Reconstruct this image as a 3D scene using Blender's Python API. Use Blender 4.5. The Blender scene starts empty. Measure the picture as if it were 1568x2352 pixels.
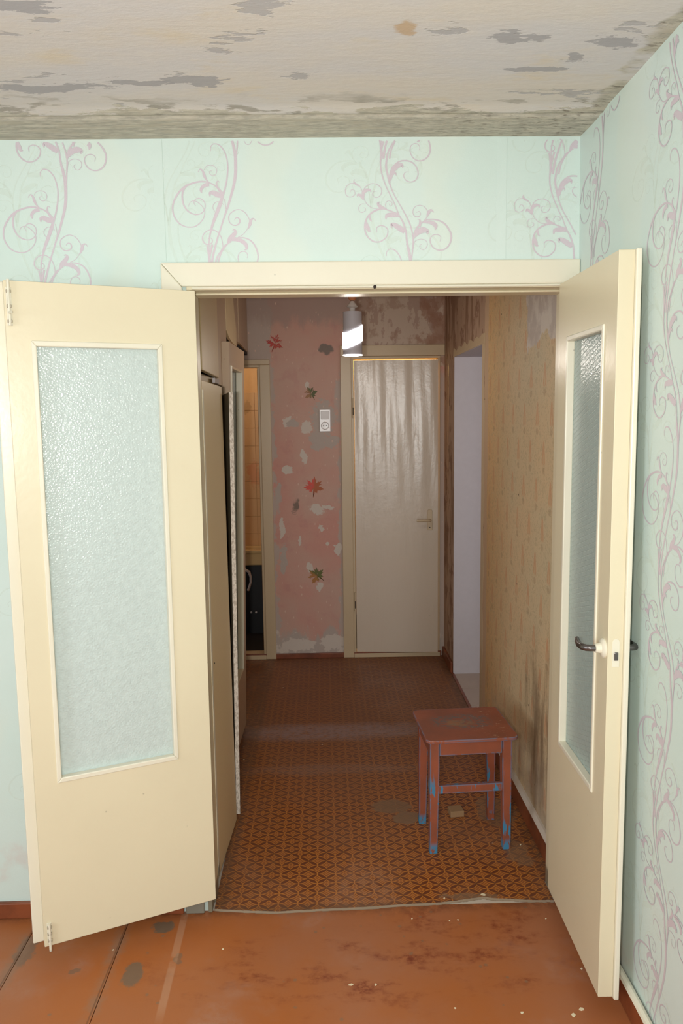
import bpy, bmesh, math, random
from math import sin, cos, pi, radians as R, hypot, atan2
from mathutils import Vector, Matrix
random.seed(7)
S = bpy.context.scene
COL = S.collection

# ------------------------------------------------------------------ camera
def cam_basis(pitch, yaw, roll):
    fw = Vector((sin(yaw)*cos(pitch), cos(yaw)*cos(pitch), -sin(pitch)))
    r = Vector((cos(yaw), -sin(yaw), 0)); u = r.cross(fw)
    c, s = cos(roll), sin(roll)
    return fw, c*r + s*u, c*u - s*r
CAM = Vector((0, -2.5054, 1.6642)); PITCH, YAW, ROLL, FPX = .1206, .0225, -.0132, 1805.4
cd = bpy.data.cameras.new('camera'); co = bpy.data.objects.new('camera', cd); COL.objects.link(co)
fw, rt, up = cam_basis(PITCH, YAW, ROLL)
co.matrix_world = Matrix(((rt.x, up.x, -fw.x, CAM.x), (rt.y, up.y, -fw.y, CAM.y), (rt.z, up.z, -fw.z, CAM.z), (0, 0, 0, 1)))
cd.sensor_fit = 'VERTICAL'; cd.sensor_height = 23.6; cd.lens = FPX/2352*23.6
cd.clip_start = .02; S.camera = co

# ------------------------------------------------------------------ world, lights, exposure
w = bpy.data.worlds.new('sky'); S.world = w; w.use_nodes = True
w.node_tree.nodes['Background'].inputs[0].default_value = (.75, .85, 1, 1)
w.node_tree.nodes['Background'].inputs[1].default_value = .3
vs = S.view_settings
vs.view_transform = 'Standard'; vs.look = 'None'; vs.gamma = 1; vs.use_curve_mapping = False
vs.exposure = 0.31
S.cycles.use_denoising = True; S.cycles.use_adaptive_sampling = True; S.cycles.adaptive_threshold = .025
S.cycles.max_bounces = 8; S.cycles.diffuse_bounces = 5; S.cycles.glossy_bounces = 4
S.cycles.transmission_bounces = 6; S.cycles.transparent_max_bounces = 10
S.cycles.sample_clamp_indirect = 6; S.cycles.caustics_reflective = False; S.cycles.caustics_refractive = False

def area(name, loc, to, sx, sy, power, color):
    l = bpy.data.lights.new(name, 'AREA'); l.shape = 'RECTANGLE'; l.size = sx; l.size_y = sy
    l.energy = power; l.color = color
    o = bpy.data.objects.new(name, l); COL.objects.link(o); o.location = loc
    o.rotation_euler = (Vector(to)-Vector(loc)).to_track_quat('-Z', 'Y').to_euler()
    return o
def point(name, loc, power, color, rad=.03):
    l = bpy.data.lights.new(name, 'POINT'); l.energy = power; l.color = color; l.shadow_soft_size = rad
    o = bpy.data.objects.new(name, l); COL.objects.link(o); o.location = loc
    return o
WIN1 = (-3.75, -2.15)                                # window in the left wall of the near room (y range)
WIN2 = (-.75, .05)                                   # balcony door in the wall behind the camera (x range)
WY = -4.4
area('daylight_window', (-3.17, (WIN1[0]+WIN1[1])/2, 1.5), (0, (WIN1[0]+WIN1[1])/2, 1.2), 1.5, 1.4, 52, (.92, .97, 1))
area('daylight_balcony_door', ((WIN2[0]+WIN2[1])/2, WY+.03, 1.35), ((WIN2[0]+WIN2[1])/2, 0, 1.2), .8, 1.7, 24, (.92, .97, 1))
area('camera_flash', (-.10, -2.49, 1.665), (-.05, 0, 1.38), .07, .04, 23, (1, .97, .91))
area('kitchen_daylight', (1.75, 1.1, 1.7), (1.0, 2.41, 1.2), .7, 1.0, 3.0, (.97, .95, 1))
point('bathroom_bulb', (-.95, 3.3, 2.25), 4.5, (1, .85, .64))
point('toilet_bulb', (.5, 3.6, 2.2), 22, (1, .62, .22))

# ------------------------------------------------------------------ node helper
class T:
    def __init__(s, name, rough=.5, spec=.5, bsdf=True):
        s.m = bpy.data.materials.new(name); s.m.use_nodes = True
        s.t = s.m.node_tree; s.n = s.t.nodes; s.b = s.n['Principled BSDF']
        s.b.inputs['Roughness'].default_value = rough
        s.b.inputs['Specular IOR Level'].default_value = spec
        s._pos = None; s._obj = None
    def link(s, sock, v):
        if isinstance(v, bpy.types.NodeSocket): s.t.links.new(v, sock)
        elif isinstance(v, (tuple, list)):
            if len(sock.default_value) == 4 and len(v) == 3: v = (*v, 1)
            sock.default_value = v
        else:
            try: sock.default_value = v
            except TypeError: sock.default_value = (v,)*len(sock.default_value)
    def pos(s):
        if not s._pos: s._pos = s.n.new('ShaderNodeNewGeometry').outputs['Position']
        return s._pos
    def ob(s):
        if not s._obj: s._obj = s.n.new('ShaderNodeTexCoord').outputs['Object']
        return s._obj
    def m_(s, op, a, b=0., c=0.):
        n = s.n.new('ShaderNodeMath'); n.operation = op
        s.link(n.inputs[0], a); s.link(n.inputs[1], b); s.link(n.inputs[2], c); return n.outputs[0]
    def add(s, a, b): return s.m_('ADD', a, b)
    def sub(s, a, b): return s.m_('SUBTRACT', a, b)
    def mul(s, a, b): return s.m_('MULTIPLY', a, b)
    def mx(s, a, b): return s.m_('MAXIMUM', a, b)
    def mn(s, a, b): return s.m_('MINIMUM', a, b)
    def xyz(s, v):
        n = s.n.new('ShaderNodeSeparateXYZ'); s.link(n.inputs[0], v); return n.outputs[0], n.outputs[1], n.outputs[2]
    def vec(s, x, y, z):
        n = s.n.new('ShaderNodeCombineXYZ')
        for i, v in enumerate((x, y, z)): s.link(n.inputs[i], v)
        return n.outputs[0]
    def sc(s, v, k):
        n = s.n.new('ShaderNodeVectorMath'); n.operation = 'MULTIPLY'; s.link(n.inputs[0], v); n.inputs[1].default_value = k; return n.outputs[0]
    def vadd(s, a, b):
        n = s.n.new('ShaderNodeVectorMath'); s.link(n.inputs[0], a); s.link(n.inputs[1], b); return n.outputs[0]
    def noise(s, v, scale=5, det=4, rough=.55, dist=0, off=None):
        n = s.n.new('ShaderNodeTexNoise'); 
        if off: v = s.vadd(v, off)
        s.link(n.inputs['Vector'], v); n.inputs['Scale'].default_value = scale; n.inputs['Detail'].default_value = det
        n.inputs['Roughness'].default_value = rough; n.inputs['Distortion'].default_value = dist
        s._last = n; return n.outputs['Fac']
    def noisec(s, v, scale=5, det=3): s.noise(v, scale, det); return s._last.outputs['Color']
    def vor(s, v, scale, feat='F1'):
        n = s.n.new('ShaderNodeTexVoronoi'); n.feature = feat; s.link(n.inputs['Vector'], v); n.inputs['Scale'].default_value = scale
        return n.outputs['Distance']
    def st(s, x, a, b):                                   # smooth step from a to b
        n = s.n.new('ShaderNodeMapRange'); n.interpolation_type = 'SMOOTHSTEP'
        s.link(n.inputs[0], x); n.inputs[1].default_value = a; n.inputs[2].default_value = b
        return n.outputs[0]
    def inv(s, x): return s.sub(1., x)
    def mix(s, f, a, b):
        n = s.n.new('ShaderNodeMix'); n.data_type = 'RGBA'; s.link(n.inputs[0], f)
        s.link(n.inputs[6], a); s.link(n.inputs[7], b); return n.outputs[2]
    def dist2(s, a, b, ca, cb, ra, rb):                   # elliptic distance, 1 on the rim
        return s.m_('SQRT', s.add(s.m_('POWER', s.mul(s.sub(a, ca), 1/ra), 2.), s.m_('POWER', s.mul(s.sub(b, cb), 1/rb), 2.)))
    def blob(s, a, b, ca, cb, ra, rb, wob=None, soft=.25, amt=1.):
        d = s.dist2(a, b, ca, cb, ra, rb)
        if wob is not None: d = s.add(d, s.mul(s.sub(wob, .5), amt))
        return s.st(d, 1+soft/2, 1-soft/2)
    def col(s, v): s.link(s.b.inputs['Base Color'], v); return s
    def rough(s, v): s.link(s.b.inputs['Roughness'], v); return s
    def warp(s, p, scale, amt, det=4):
        n = s.n.new('ShaderNodeVectorMath'); n.operation = 'SUBTRACT'; s.link(n.inputs[0], s.noisec(p, scale, det)); n.inputs[1].default_value = (.5, .5, .5)
        return s.xyz(s.vadd(p, s.sc(n.outputs[0], (amt,)*3 if not isinstance(amt, tuple) else amt)))
    def bump(s, h, strength=.3, dist=.01):
        n = s.n.new('ShaderNodeBump'); s.link(n.inputs['Height'], h); n.inputs['Strength'].default_value = strength
        n.inputs['Distance'].default_value = dist; s.t.links.new(n.outputs[0], s.b.inputs['Normal']); return s

def c(h):                                                  # sRGB 0-255 triple to linear
    return tuple(((v/255)/12.92 if v/255 <= .04045 else ((v/255+.055)/1.055)**2.4) for v in h)

# ------------------------------------------------------------------ materials
def paint(name, base, rough=.32, spec=.5, dirt=.25, bumpy=.25, wave=0., wsc=(6, 6, 2), foot_shade=0.):
    t = T(name, rough, spec); p = t.pos()
    n1 = t.noise(p, 2.2, 4); n2 = t.noise(p, 60, 2); n3 = t.vor(p, 26)
    k = tuple(v*.86 for v in base); 
    cc = t.mix(t.mul(t.st(n1, .45, .75), dirt), base, k)
    spot = t.mul(t.st(n3, .10, .05), t.st(t.noise(p, 9, 2, off=(5, 3, 1)), .60, .66))
    cc = t.mix(t.mul(spot, .55), cc, tuple(v*.45 for v in base))
    x_, y_, z_ = t.xyz(p); cc = t.mix(t.mul(t.st(z_, .075, .055), foot_shade), cc, tuple(v*.16 for v in base))   # frame foot painted dark for the shade under the open leaf
    t.col(cc)
    h = t.add(t.mul(n2, .25), t.mul(t.noise(p, 14, 3), .6))
    if wave: h = t.add(h, t.mul(t.noise(t.sc(p, wsc), 1.6, 3, .6, .4), wave))
    return t.bump(h, bumpy, .004)
M = {}
M['cream'] = paint('cream_gloss_paint', c((220, 210, 181)), .30, foot_shade=.85).m
M['cream2'] = paint('cream_paint_pale', c((226, 221, 202)), .28, foot_shade=.85).m
M['hallcream'] = paint('hall_cream_paint', c((206, 184, 150)), .38, bumpy=.35).m
M['shadecream'] = paint('brownish_shade_cream_paint', c((190, 164, 136)), .4, bumpy=.3).m  # darker cream for the dim left side, its shade put into the colour
M['closet'] = paint('closet_cream_paint', c((214, 192, 152)), .42, bumpy=.2).m
M['backdoor'] = paint('wavy_gloss_door_paint', c((214, 198, 178)), .27, .6, .2, .35, 1.6, (7, 7, .9)).m

def streak_wood():
    t = T('raw_wood', .6); p = t.ob(); n = t.noise(t.sc(p, (12, 12, 2)), 4, 4)
    return t.col(t.mix(n, c((120, 84, 50)), c((176, 134, 88)))).bump(n, .3, .003).m
M['wood'] = streak_wood()
def edgeboard():
    t = T('chipboard_edge', .7); p = t.pos(); n = t.noise(t.sc(p, (140, 140, 60)), 1, 4, .7)
    return t.col(t.mix(t.st(n, .42, .62), c((228, 218, 206)), c((186, 172, 158)))).bump(n, .6, .002).m
M['edge'] = edgeboard()
def plain(name, rgb, rough=.5, metal=0., spec=.5, em=None, ems=0):
    t = T(name, rough, spec); t.b.inputs['Metallic'].default_value = metal
    n = t.noise(t.pos(), 30, 2); t.col(t.mix(t.mul(n, .25), rgb, tuple(v*.7 for v in rgb)))
    if em: t.b.inputs['Emission Color'].default_value = (*em, 1); t.b.inputs['Emission Strength'].default_value = ems
    return t.m
M['steel'] = plain('worn_dark_steel', c((120, 116, 116)), .28, .9)
M['oldsteel'] = plain('painted_over_steel', c((170, 160, 140)), .4)
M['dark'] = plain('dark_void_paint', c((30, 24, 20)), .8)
M['white'] = plain('white_plastic', c((225, 218, 214)), .25)
M['greymetal'] = plain('grey_lamp_shell', c((196, 194, 204)), .5)
M['glow'] = plain('lit_lamp_glass', (1, 1, 1), .4, em=(1, .97, .92), ems=2.6)
M['orange'] = plain('brown_ceiling_cup', c((200, 130, 92)), .5)
M['tub'] = plain('ivory_enamel', c((225, 196, 140)), .2)
M['grout'] = plain('tile_grout', c((128, 96, 62)), .8)
M['hole'] = plain('dark_hole', c((40, 30, 26)), .8)
M['kwall'] = plain('kitchen_whitewash', c((206, 198, 200)), .8)
M['plaster'] = plain('plain_plaster', c((200, 188, 174)), .9)
M['blockwood'] = plain('small_block_wood', c((150, 118, 84)), .7)
M['flake'] = plain('paint_flake', c((235, 222, 190)), .6)
M['dust'] = plain('grey_dirt_crust', c((142, 124, 104)), .9)

def wallpaper():
    t = T('mint_wallpaper', .42, .4); p = t.pos(); x, y, z = t.xyz(p)
    n1 = t.noise(p, 1.3, 3); n2 = t.noise(p, 220, 2)
    base = t.mix(t.st(n1, .3, .7), c((202, 220, 213)), c((210, 224, 219)))
    q = t.add(x, y)                                         # faint sandy cloud bands between the vines
    band = t.st(t.m_('SINE', t.add(t.mul(q, 2*pi/.515), t.add(t.mul(t.noise(p, 2.4, 2), 5.), .6))), .55, 1.)
    base = t.mix(t.mul(band, .2), base, c((222, 224, 206)))
    stain = t.mul(t.st(t.noise(p, 7, 4, off=(2, 7, 1)), .52, .7), t.st(z, .5, .05))
    base = t.mix(t.mul(stain, .5), base, c((205, 178, 172)))
    t.col(base); t.rough(t.add(.34, t.mul(n2, .18)))
    return t.bump(t.add(t.mul(n2, .5), t.mul(t.noise(p, 4, 3), 1.2)), .12, .004).m
M['wallpaper'] = wallpaper()
def vine_mat(name, rgb, a):
    t = T(name, .35, .6); p = t.pos(); n = t.noise(p, 500, 2)
    t.col(t.mix(t.st(n, .3, .7), rgb, tuple(v*1.06 for v in rgb))); t.rough(t.add(.2, t.mul(n, .4)))
    if a < 1:
        tr = t.n.new('ShaderNodeBsdfTransparent'); mxn = t.n.new('ShaderNodeMixShader'); mxn.inputs[0].default_value = a
        t.t.links.new(tr.outputs[0], mxn.inputs[1]); t.t.links.new(t.b.outputs[0], mxn.inputs[2])
        t.t.links.new(mxn.outputs[0], t.n['Material Output'].inputs[0])
    return t.m
M['vine'] = vine_mat('lilac_print', c((200, 189, 197)), 1)
M['ghost'] = vine_mat('pale_sand_print', c((224, 226, 210)), .10)

def ceiling_mat():
    t = T('peeling_ceiling_plaster', .85, .2); p = t.pos(); x, y, z = t.xyz(p)
    st_ = t.sc(p, (1.0, 2.6, 1))
    big = t.noise(st_, 1.4, 5, .6); mid = t.noise(st_, 3.2, 6, .62); mid2 = t.noise(st_, 3.6, 6, .6, off=(9, 4, 0)); fine = t.noise(t.sc(p, (1, 3, 1)), 18, 5, .7)
    base = t.mix(t.st(big, .35, .68), c((207, 206, 207)), c((213, 207, 198)))
    base = t.mix(t.mul(t.st(mid2, .56, .72), .5), base, c((214, 199, 168)))
    base = t.mix(t.mul(t.st(t.noise(p, 24, 4, .7, off=(3, 3, 0)), .5, .8), .35), base, c((220, 216, 208)))
    # bare grey patches, torn along x
    pm = t.mul(t.st(mid, .605, .625), t.st(fine, .30, .45))
    base = t.mix(t.mul(pm, .7), base, c((168, 168, 172)))
    # concrete band beside the wall
    wob = t.add(t.mul(t.sub(mid, .5), .30), t.mul(t.sub(fine, .5), .10))
    yy = t.add(y, wob)
    bandm = t.st(yy, -.215, -.205)
    halo = t.mul(t.st(yy, -.34, -.22), t.st(t.noise(st_, 6, 5, .6, off=(1, 8, 0)), .52, .58))
    grey = t.mix(t.st(fine, .35, .65), c((170, 167, 156)), c((200, 196, 182)))
    grey = t.mix(t.mul(t.st(t.noise(t.sc(p, (1, 5, 1)), 6, 4, .6, off=(4, 1, 2)), .52, .62), .7), grey, c((188, 182, 166)))
    grey = t.mix(t.mul(t.mul(t.st(t.noise(t.sc(p, (2, 6, 1)), 12, 5, .7), .5, .7), t.st(x, -.1, .7)), .8), grey, c((96, 88, 76)))
    # same dirt along the right wall corner
    xx = t.add(x, t.mul(wob, .45)); corner = t.mul(t.st(xx, .755, .775), t.st(t.noise(st_, 4, 4, off=(7, 7, 7)), .38, .55))
    base = t.mix(t.mul(halo, .9), base, c((156, 152, 142)))
    base = t.mix(t.mx(bandm, corner), base, grey)
    # brown drip and a dark blot
    wx, wy, wz = t.warp(p, 7, (.22, .09, .0), 5)
    base = t.mix(t.mul(t.blob(wx, wy, .20, -.66, .03, .03, fine, .6, 2.), .6), base, c((188, 150, 92)))
    for (bx, by, br, bs) in ((-.49, -.94, .05, .018), (-.86, -.86, .16, .035), (-.62, -.75, .10, .03), (-.30, -.40, .07, .035), (-.44, -.39, .10, .02), (-.70, -.36, .16, .035), (.70, -.60, .07, .03), (.62, -.52, .03, .02), (.44, -.62, .06, .035), (.52, -.45, .08, .015), (-.62, -.97, .07, .035), (.78, -.86, .05, .05)):
        base = t.mix(t.mul(t.blob(wx, wy, bx, by, br*.9, bs*.8, fine, .12, 3.0), .85), base, c((164, 164, 168)))
    t.col(base)
    h = t.add(t.add(t.mul(big, .6), t.mul(fine, .35)), t.add(t.mul(pm, -.5), t.mul(t.noise(t.sc(p, (1, 14, 1)), 5, 3), t.mul(bandm, 1.))))
    return t.bump(h, .28, .010).m
M['ceiling'] = ceiling_mat()

def board_mat():
    t = T('orange_brown_floor_paint', .33, .35); p = t.pos(); x, y, z = t.xyz(p)
    n1 = t.noise(p, 2.0, 4); n2 = t.noise(t.sc(p, (1, 2.2, 1)), 4.5, 6, .68); n3 = t.noise(p, 34, 5, .7); n4 = t.noise(p, 9, 4, .6, off=(3, 1, 4))
    base = t.mix(t.st(n1, .35, .7), c((168, 98, 50)), c((164, 104, 70)))
    red = t.mul(t.st(n2, .48, .66), t.st(n3, .35, .62))
    red = t.mul(red, t.mx(t.blob(x, y, .10, -.30, .55, .16, n4, .9, 1.2), t.mul(t.blob(x, y, .45, -.14, .28, .12, n4, .9, 1.2), 1.)))
    base = t.mix(t.mul(red, .9), base, c((112, 44, 26)))
    pale = t.mul(t.st(t.noise(p, 3.3, 4, off=(8, 2, 0)), .52, .68), t.st(n3, .3, .6))
    base = t.mix(t.mul(pale, .45), base, c((170, 128, 108)))
    wx, wy, wz = t.warp(p, 14, .06, 5)
    for (bx, by, br, bs, am) in ((-.60, -.30, .030, .055, .85), (-.55, -.075, .035, .03, .9), (-.965, -.18, .03, .08, .7), (-.78, -.28, .02, .012, .6), (-.48, -.24, .012, .02, .6)):
        base = t.mix(t.mul(t.blob(wx, wy, bx, by, br, bs, n3, .3, 1.3), am), base, c((112, 96, 80)))
    for sx_ in (-.672, -.976):
        dd_ = t.m_('ABSOLUTE', t.sub(x, t.add(sx_-.003, t.mul(y, .012))))
        base = t.mix(t.mul(t.mul(t.st(t.add(dd_, t.mul(t.sub(n3, .5), .05)), .035, .005), t.st(n4, .35, .6)), .7), base, c((148, 112, 88)))
        base = t.mix(t.mul(t.st(dd_, .004, .001), .5), base, c((84, 56, 40)))
    gch = t.mul(t.st(t.vor(p, 19), .13, .09), t.st(t.noise(p, 5, 3, off=(6, 6, 1)), .50, .56)); base = t.mix(t.mul(gch, .6), base, c((126, 104, 84)))
    tape = t.mul(t.st(t.m_('ABSOLUTE', t.sub(x, t.add(-.492, t.mul(y, -.02)))), .014, .009), t.mul(t.st(n4, .34, .5), t.st(y, -.52, -.42)))
    base = t.mix(t.mul(tape, .42), base, c((190, 150, 122)))
    dirt = t.mul(t.st(y, -.06, -.005), t.st(n3, .3, .6))
    base = t.mix(t.mul(dirt, .6), base, c((96, 60, 42)))
    t.col(base); t.rough(t.add(.26, t.mul(n3, .22)))
    return t.bump(t.add(t.mul(n1, 1.), t.mul(n3, .15)), .25, .008).m
M['board'] = board_mat()

def lino_mat():
    t = T('patterned_linoleum', .42, .35); p = t.pos(); x, y, z = t.xyz(p)
    PX, PY = .0667, .0572
    a = t.mul(t.sub(x, .422), 1/PX); b = t.mul(t.sub(y, .049), 1/PY)
    u = t.add(a, b); v = t.sub(a, b)
    fu = t.m_('ABSOLUTE', t.sub(t.m_('FRACT', t.add(t.add(u, 100.), .5)), .5)); fv = t.m_('ABSOLUTE', t.sub(t.m_('FRACT', t.add(t.add(v, 100.), .5)), .5))
    d1 = t.m_('SQRT', t.add(t.m_('POWER', t.sub(1., fu), 2.), t.mul(fv, fv)))
    d2 = t.m_('SQRT', t.add(t.m_('POWER', t.sub(1., fv), 2.), t.mul(fu, fu)))
    d = t.mn(d1, d2)
    rr = t.add(fu, fv); q = t.mx(fu, fv)
    ground = c((150, 82, 36)); dark = c((104, 52, 24)); line = c((192, 124, 46))
    cc = t.mix(t.st(d, .68, .64), ground, dark)
    ring1 = t.mul(t.st(d, .675, .70), t.st(d, .765, .74))
    cc = t.mix(ring1, cc, line)
    ring1b = t.mul(t.st(d, .77, .79), t.st(d, .83, .81)); cc = t.mix(t.mul(ring1b, .6), cc, dark)
    ring2 = t.mul(t.st(q, .075, .095), t.st(q, .15, .13)); cc = t.mix(ring2, cc, line)
    stem = t.mul(t.st(t.m_('ABSOLUTE', t.sub(t.m_('FRACT', t.add(a, 100.)), .5)), .05, .03), t.st(d, .72, .69))
    cc = t.mix(stem, cc, c((70, 30, 12)))
    n = t.noise(p, 1.7, 5, .6); n3 = t.noise(p, 30, 5, .7); n2 = t.noise(t.sc(p, (1, 1.6, 1)), 5, 5, .6)
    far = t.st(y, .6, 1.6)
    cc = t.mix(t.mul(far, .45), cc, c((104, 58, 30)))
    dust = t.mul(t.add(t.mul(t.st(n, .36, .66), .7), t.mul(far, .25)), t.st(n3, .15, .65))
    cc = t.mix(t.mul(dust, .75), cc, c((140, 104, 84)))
    cc = t.mix(t.mul(t.mul(t.blob(x, y, .12, .02, .13, .22, n2, .9, 1.), t.st(n3, .2, .7)), .6), cc, c((160, 118, 92)))
    cc = t.mix(t.mul(t.mul(t.blob(x, y, .0, 1.50, .55, .10, n2, 1., 1.3), t.st(n3, .2, .6)), .6), cc, c((158, 140, 142)))
    cc = t.mix(t.mul(t.mul(t.blob(x, y, .0, 1.05, .45, .05, n2, 1., 1.3), t.st(n3, .2, .6)), .4), cc, c((150, 120, 108)))
    wx, wy, wz = t.warp(p, 11, .09, 5)
    for (bx, by, br, bs, am) in ((.27, .68, .10, .06, .8), (.32, .58, .055, .06, .9), (.72, .30, .06, .10, .6), (.70, .62, .08, .16, .6), (.48, .03, .12, .02, .7)):
        cc = t.mix(t.mul(t.blob(wx, wy, bx, by, br*.9, bs*.9, n3, .25, 1.), am), cc, c((132, 104, 80)))
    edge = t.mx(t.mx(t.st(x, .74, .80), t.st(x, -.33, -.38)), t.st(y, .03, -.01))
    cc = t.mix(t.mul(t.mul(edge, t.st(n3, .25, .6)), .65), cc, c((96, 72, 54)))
    specks = t.mul(t.st(t.vor(p, 22), .10, .06), t.st(t.noise(p, 7, 2, off=(2, 2, 2)), .52, .6))
    cc = t.mix(t.mul(specks, .6), cc, c((190, 160, 130)))
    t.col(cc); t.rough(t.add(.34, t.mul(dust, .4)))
    return t.bump(t.add(t.mul(n, 1.), t.mul(n3, .1)), .2, .006).m
M['lino'] = lino_mat()
def redwood():
    t = T('brown_skirting_paint', .4); p = t.pos(); n = t.noise(p, 8, 5, .6)
    return t.col(t.mix(t.st(n, .35, .7), c((136, 72, 42)), c((104, 54, 32)))).bump(n, .3, .004).m
M['skirt'] = redwood()

def pink_mat():
    t = T('scraped_pink_wall', .7, .3); p = t.pos(); x, y, z = t.xyz(p)
    n1 = t.noise(p, 2.4, 4); n2 = t.noise(p, 9, 5, .62); n3 = t.noise(p, 40, 4, .7); n4 = t.noise(t.sc(p, (2, 1, .8)), 5, 5, .65, off=(4, 1, 3))
    cc = t.mix(t.st(n1, .32, .68), c((212, 158, 144)), c((208, 172, 156)))
    cc = t.mix(t.mul(t.st(n2, .52, .72), .4), cc, c((196, 142, 136)))
    grey = c((192, 178, 168)); pale = c((216, 204, 192))
    e = t.add(t.mul(t.sub(n2, .5), .16), t.mul(t.sub(n4, .5), .14))
    edg = t.mx(t.st(t.add(x, e), -.315, -.335), t.mul(t.st(t.add(x, e), .095, .115), t.st(z, 2.0, 1.9)))
    cc = t.mix(t.mul(edg, .9), cc, grey)
    bot = t.st(t.add(z, t.mul(t.sub(n4, .5), .5)), .20, .13); cc = t.mix(bot, cc, grey)
    cc = t.mix(t.mul(bot, t.st(n2, .5, .56)), cc, pale)
    top = t.st(t.add(z, t.mul(t.sub(n4, .5), .35)), 2.24, 2.34); cc = t.mix(t.mul(top, .8), cc, c((178, 156, 146)))
    wx, wy, wz = t.warp(p, 14, .075, 5)
    for (bx, bz, rx, rz, s) in ((.005, 1.655, .095, .135, 0), (-.03, 1.51, .07, .07, 0), (.06, 1.50, .06, .05, 0), (-.24, 1.64, .028, .035, 1), (-.20, 1.62, .05, .03, 0), (-.11, 1.60, .04, .05, 1), (-.13, 1.40, .03, .06, 1), (-.24, 1.31, .05, .035, 1), (-.05, 1.04, .055, .04, 1), (.03, 1.06, .05, .015, 1), (-.29, .92, .02, .09, 1), (-.30, 1.16, .02, .08, 0), (-.10, .59+.05, .026, .045, 1), (-.04, .51, .03, .04, 1), (-.16, .82, .014, .04, 1), (.02, .80, .02, .02, 1), (-.02, .91, .015, .03, 1), (.10, .77, .03, .05, 1), (-.28, .70, .03, .12, 0), (-.1, 1.87, .02, .03, 1), (-.2, .10, .14, .05, 1), (.05, .12, .1, .06, 1)):
        cc = t.mix(t.blob(wx, wz, bx, bz, rx*.85, rz*.85, n3, .10, 1.6), cc, pale if s else grey)
    cc = t.mix(t.mul(t.blob(wx, wz, .03, 2.11, .050, .038, n2, .3, .6), .9), cc, c((128, 120, 112)))
    cc = t.mix(t.mul(t.blob(wx, wz, -.187, 1.07, .022, .045, n3, .7, 1.8), .9), cc, c((124, 110, 98)))
    sp = t.mul(t.st(t.vor(t.sc(p, (2.2, 1, 1)), 17), .17, .10), t.st(n4, .46, .56)); cc = t.mix(sp, cc, c((222, 194, 178)))
    # torn paper above the toilet door
    e2 = t.add(t.mul(t.sub(n2, .5), .25), t.mul(t.sub(n4, .5), .25))
    rgt = t.mul(t.st(t.add(x, e2), .17, .19), t.st(z, 1.98, 2.0))
    torn = t.mix(t.st(n4, .46, .49), c((184, 158, 142)), c((204, 184, 166)))
    torn = t.mix(t.mul(t.st(n2, .54, .64), .5), torn, c((160, 124, 102)))
    rr_ = t.mul(t.st(t.add(x, e2), .62, .66), t.st(n2, .40, .5)); torn = t.mix(t.mul(rr_, .6), torn, c((156, 108, 82)))
    cc = t.mix(rgt, cc, torn)
    t.col(cc)
    return t.bump(t.add(t.mul(n2, 1.), t.mul(n3, .4)), .3, .006).m
M['pink'] = pink_mat()

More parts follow.
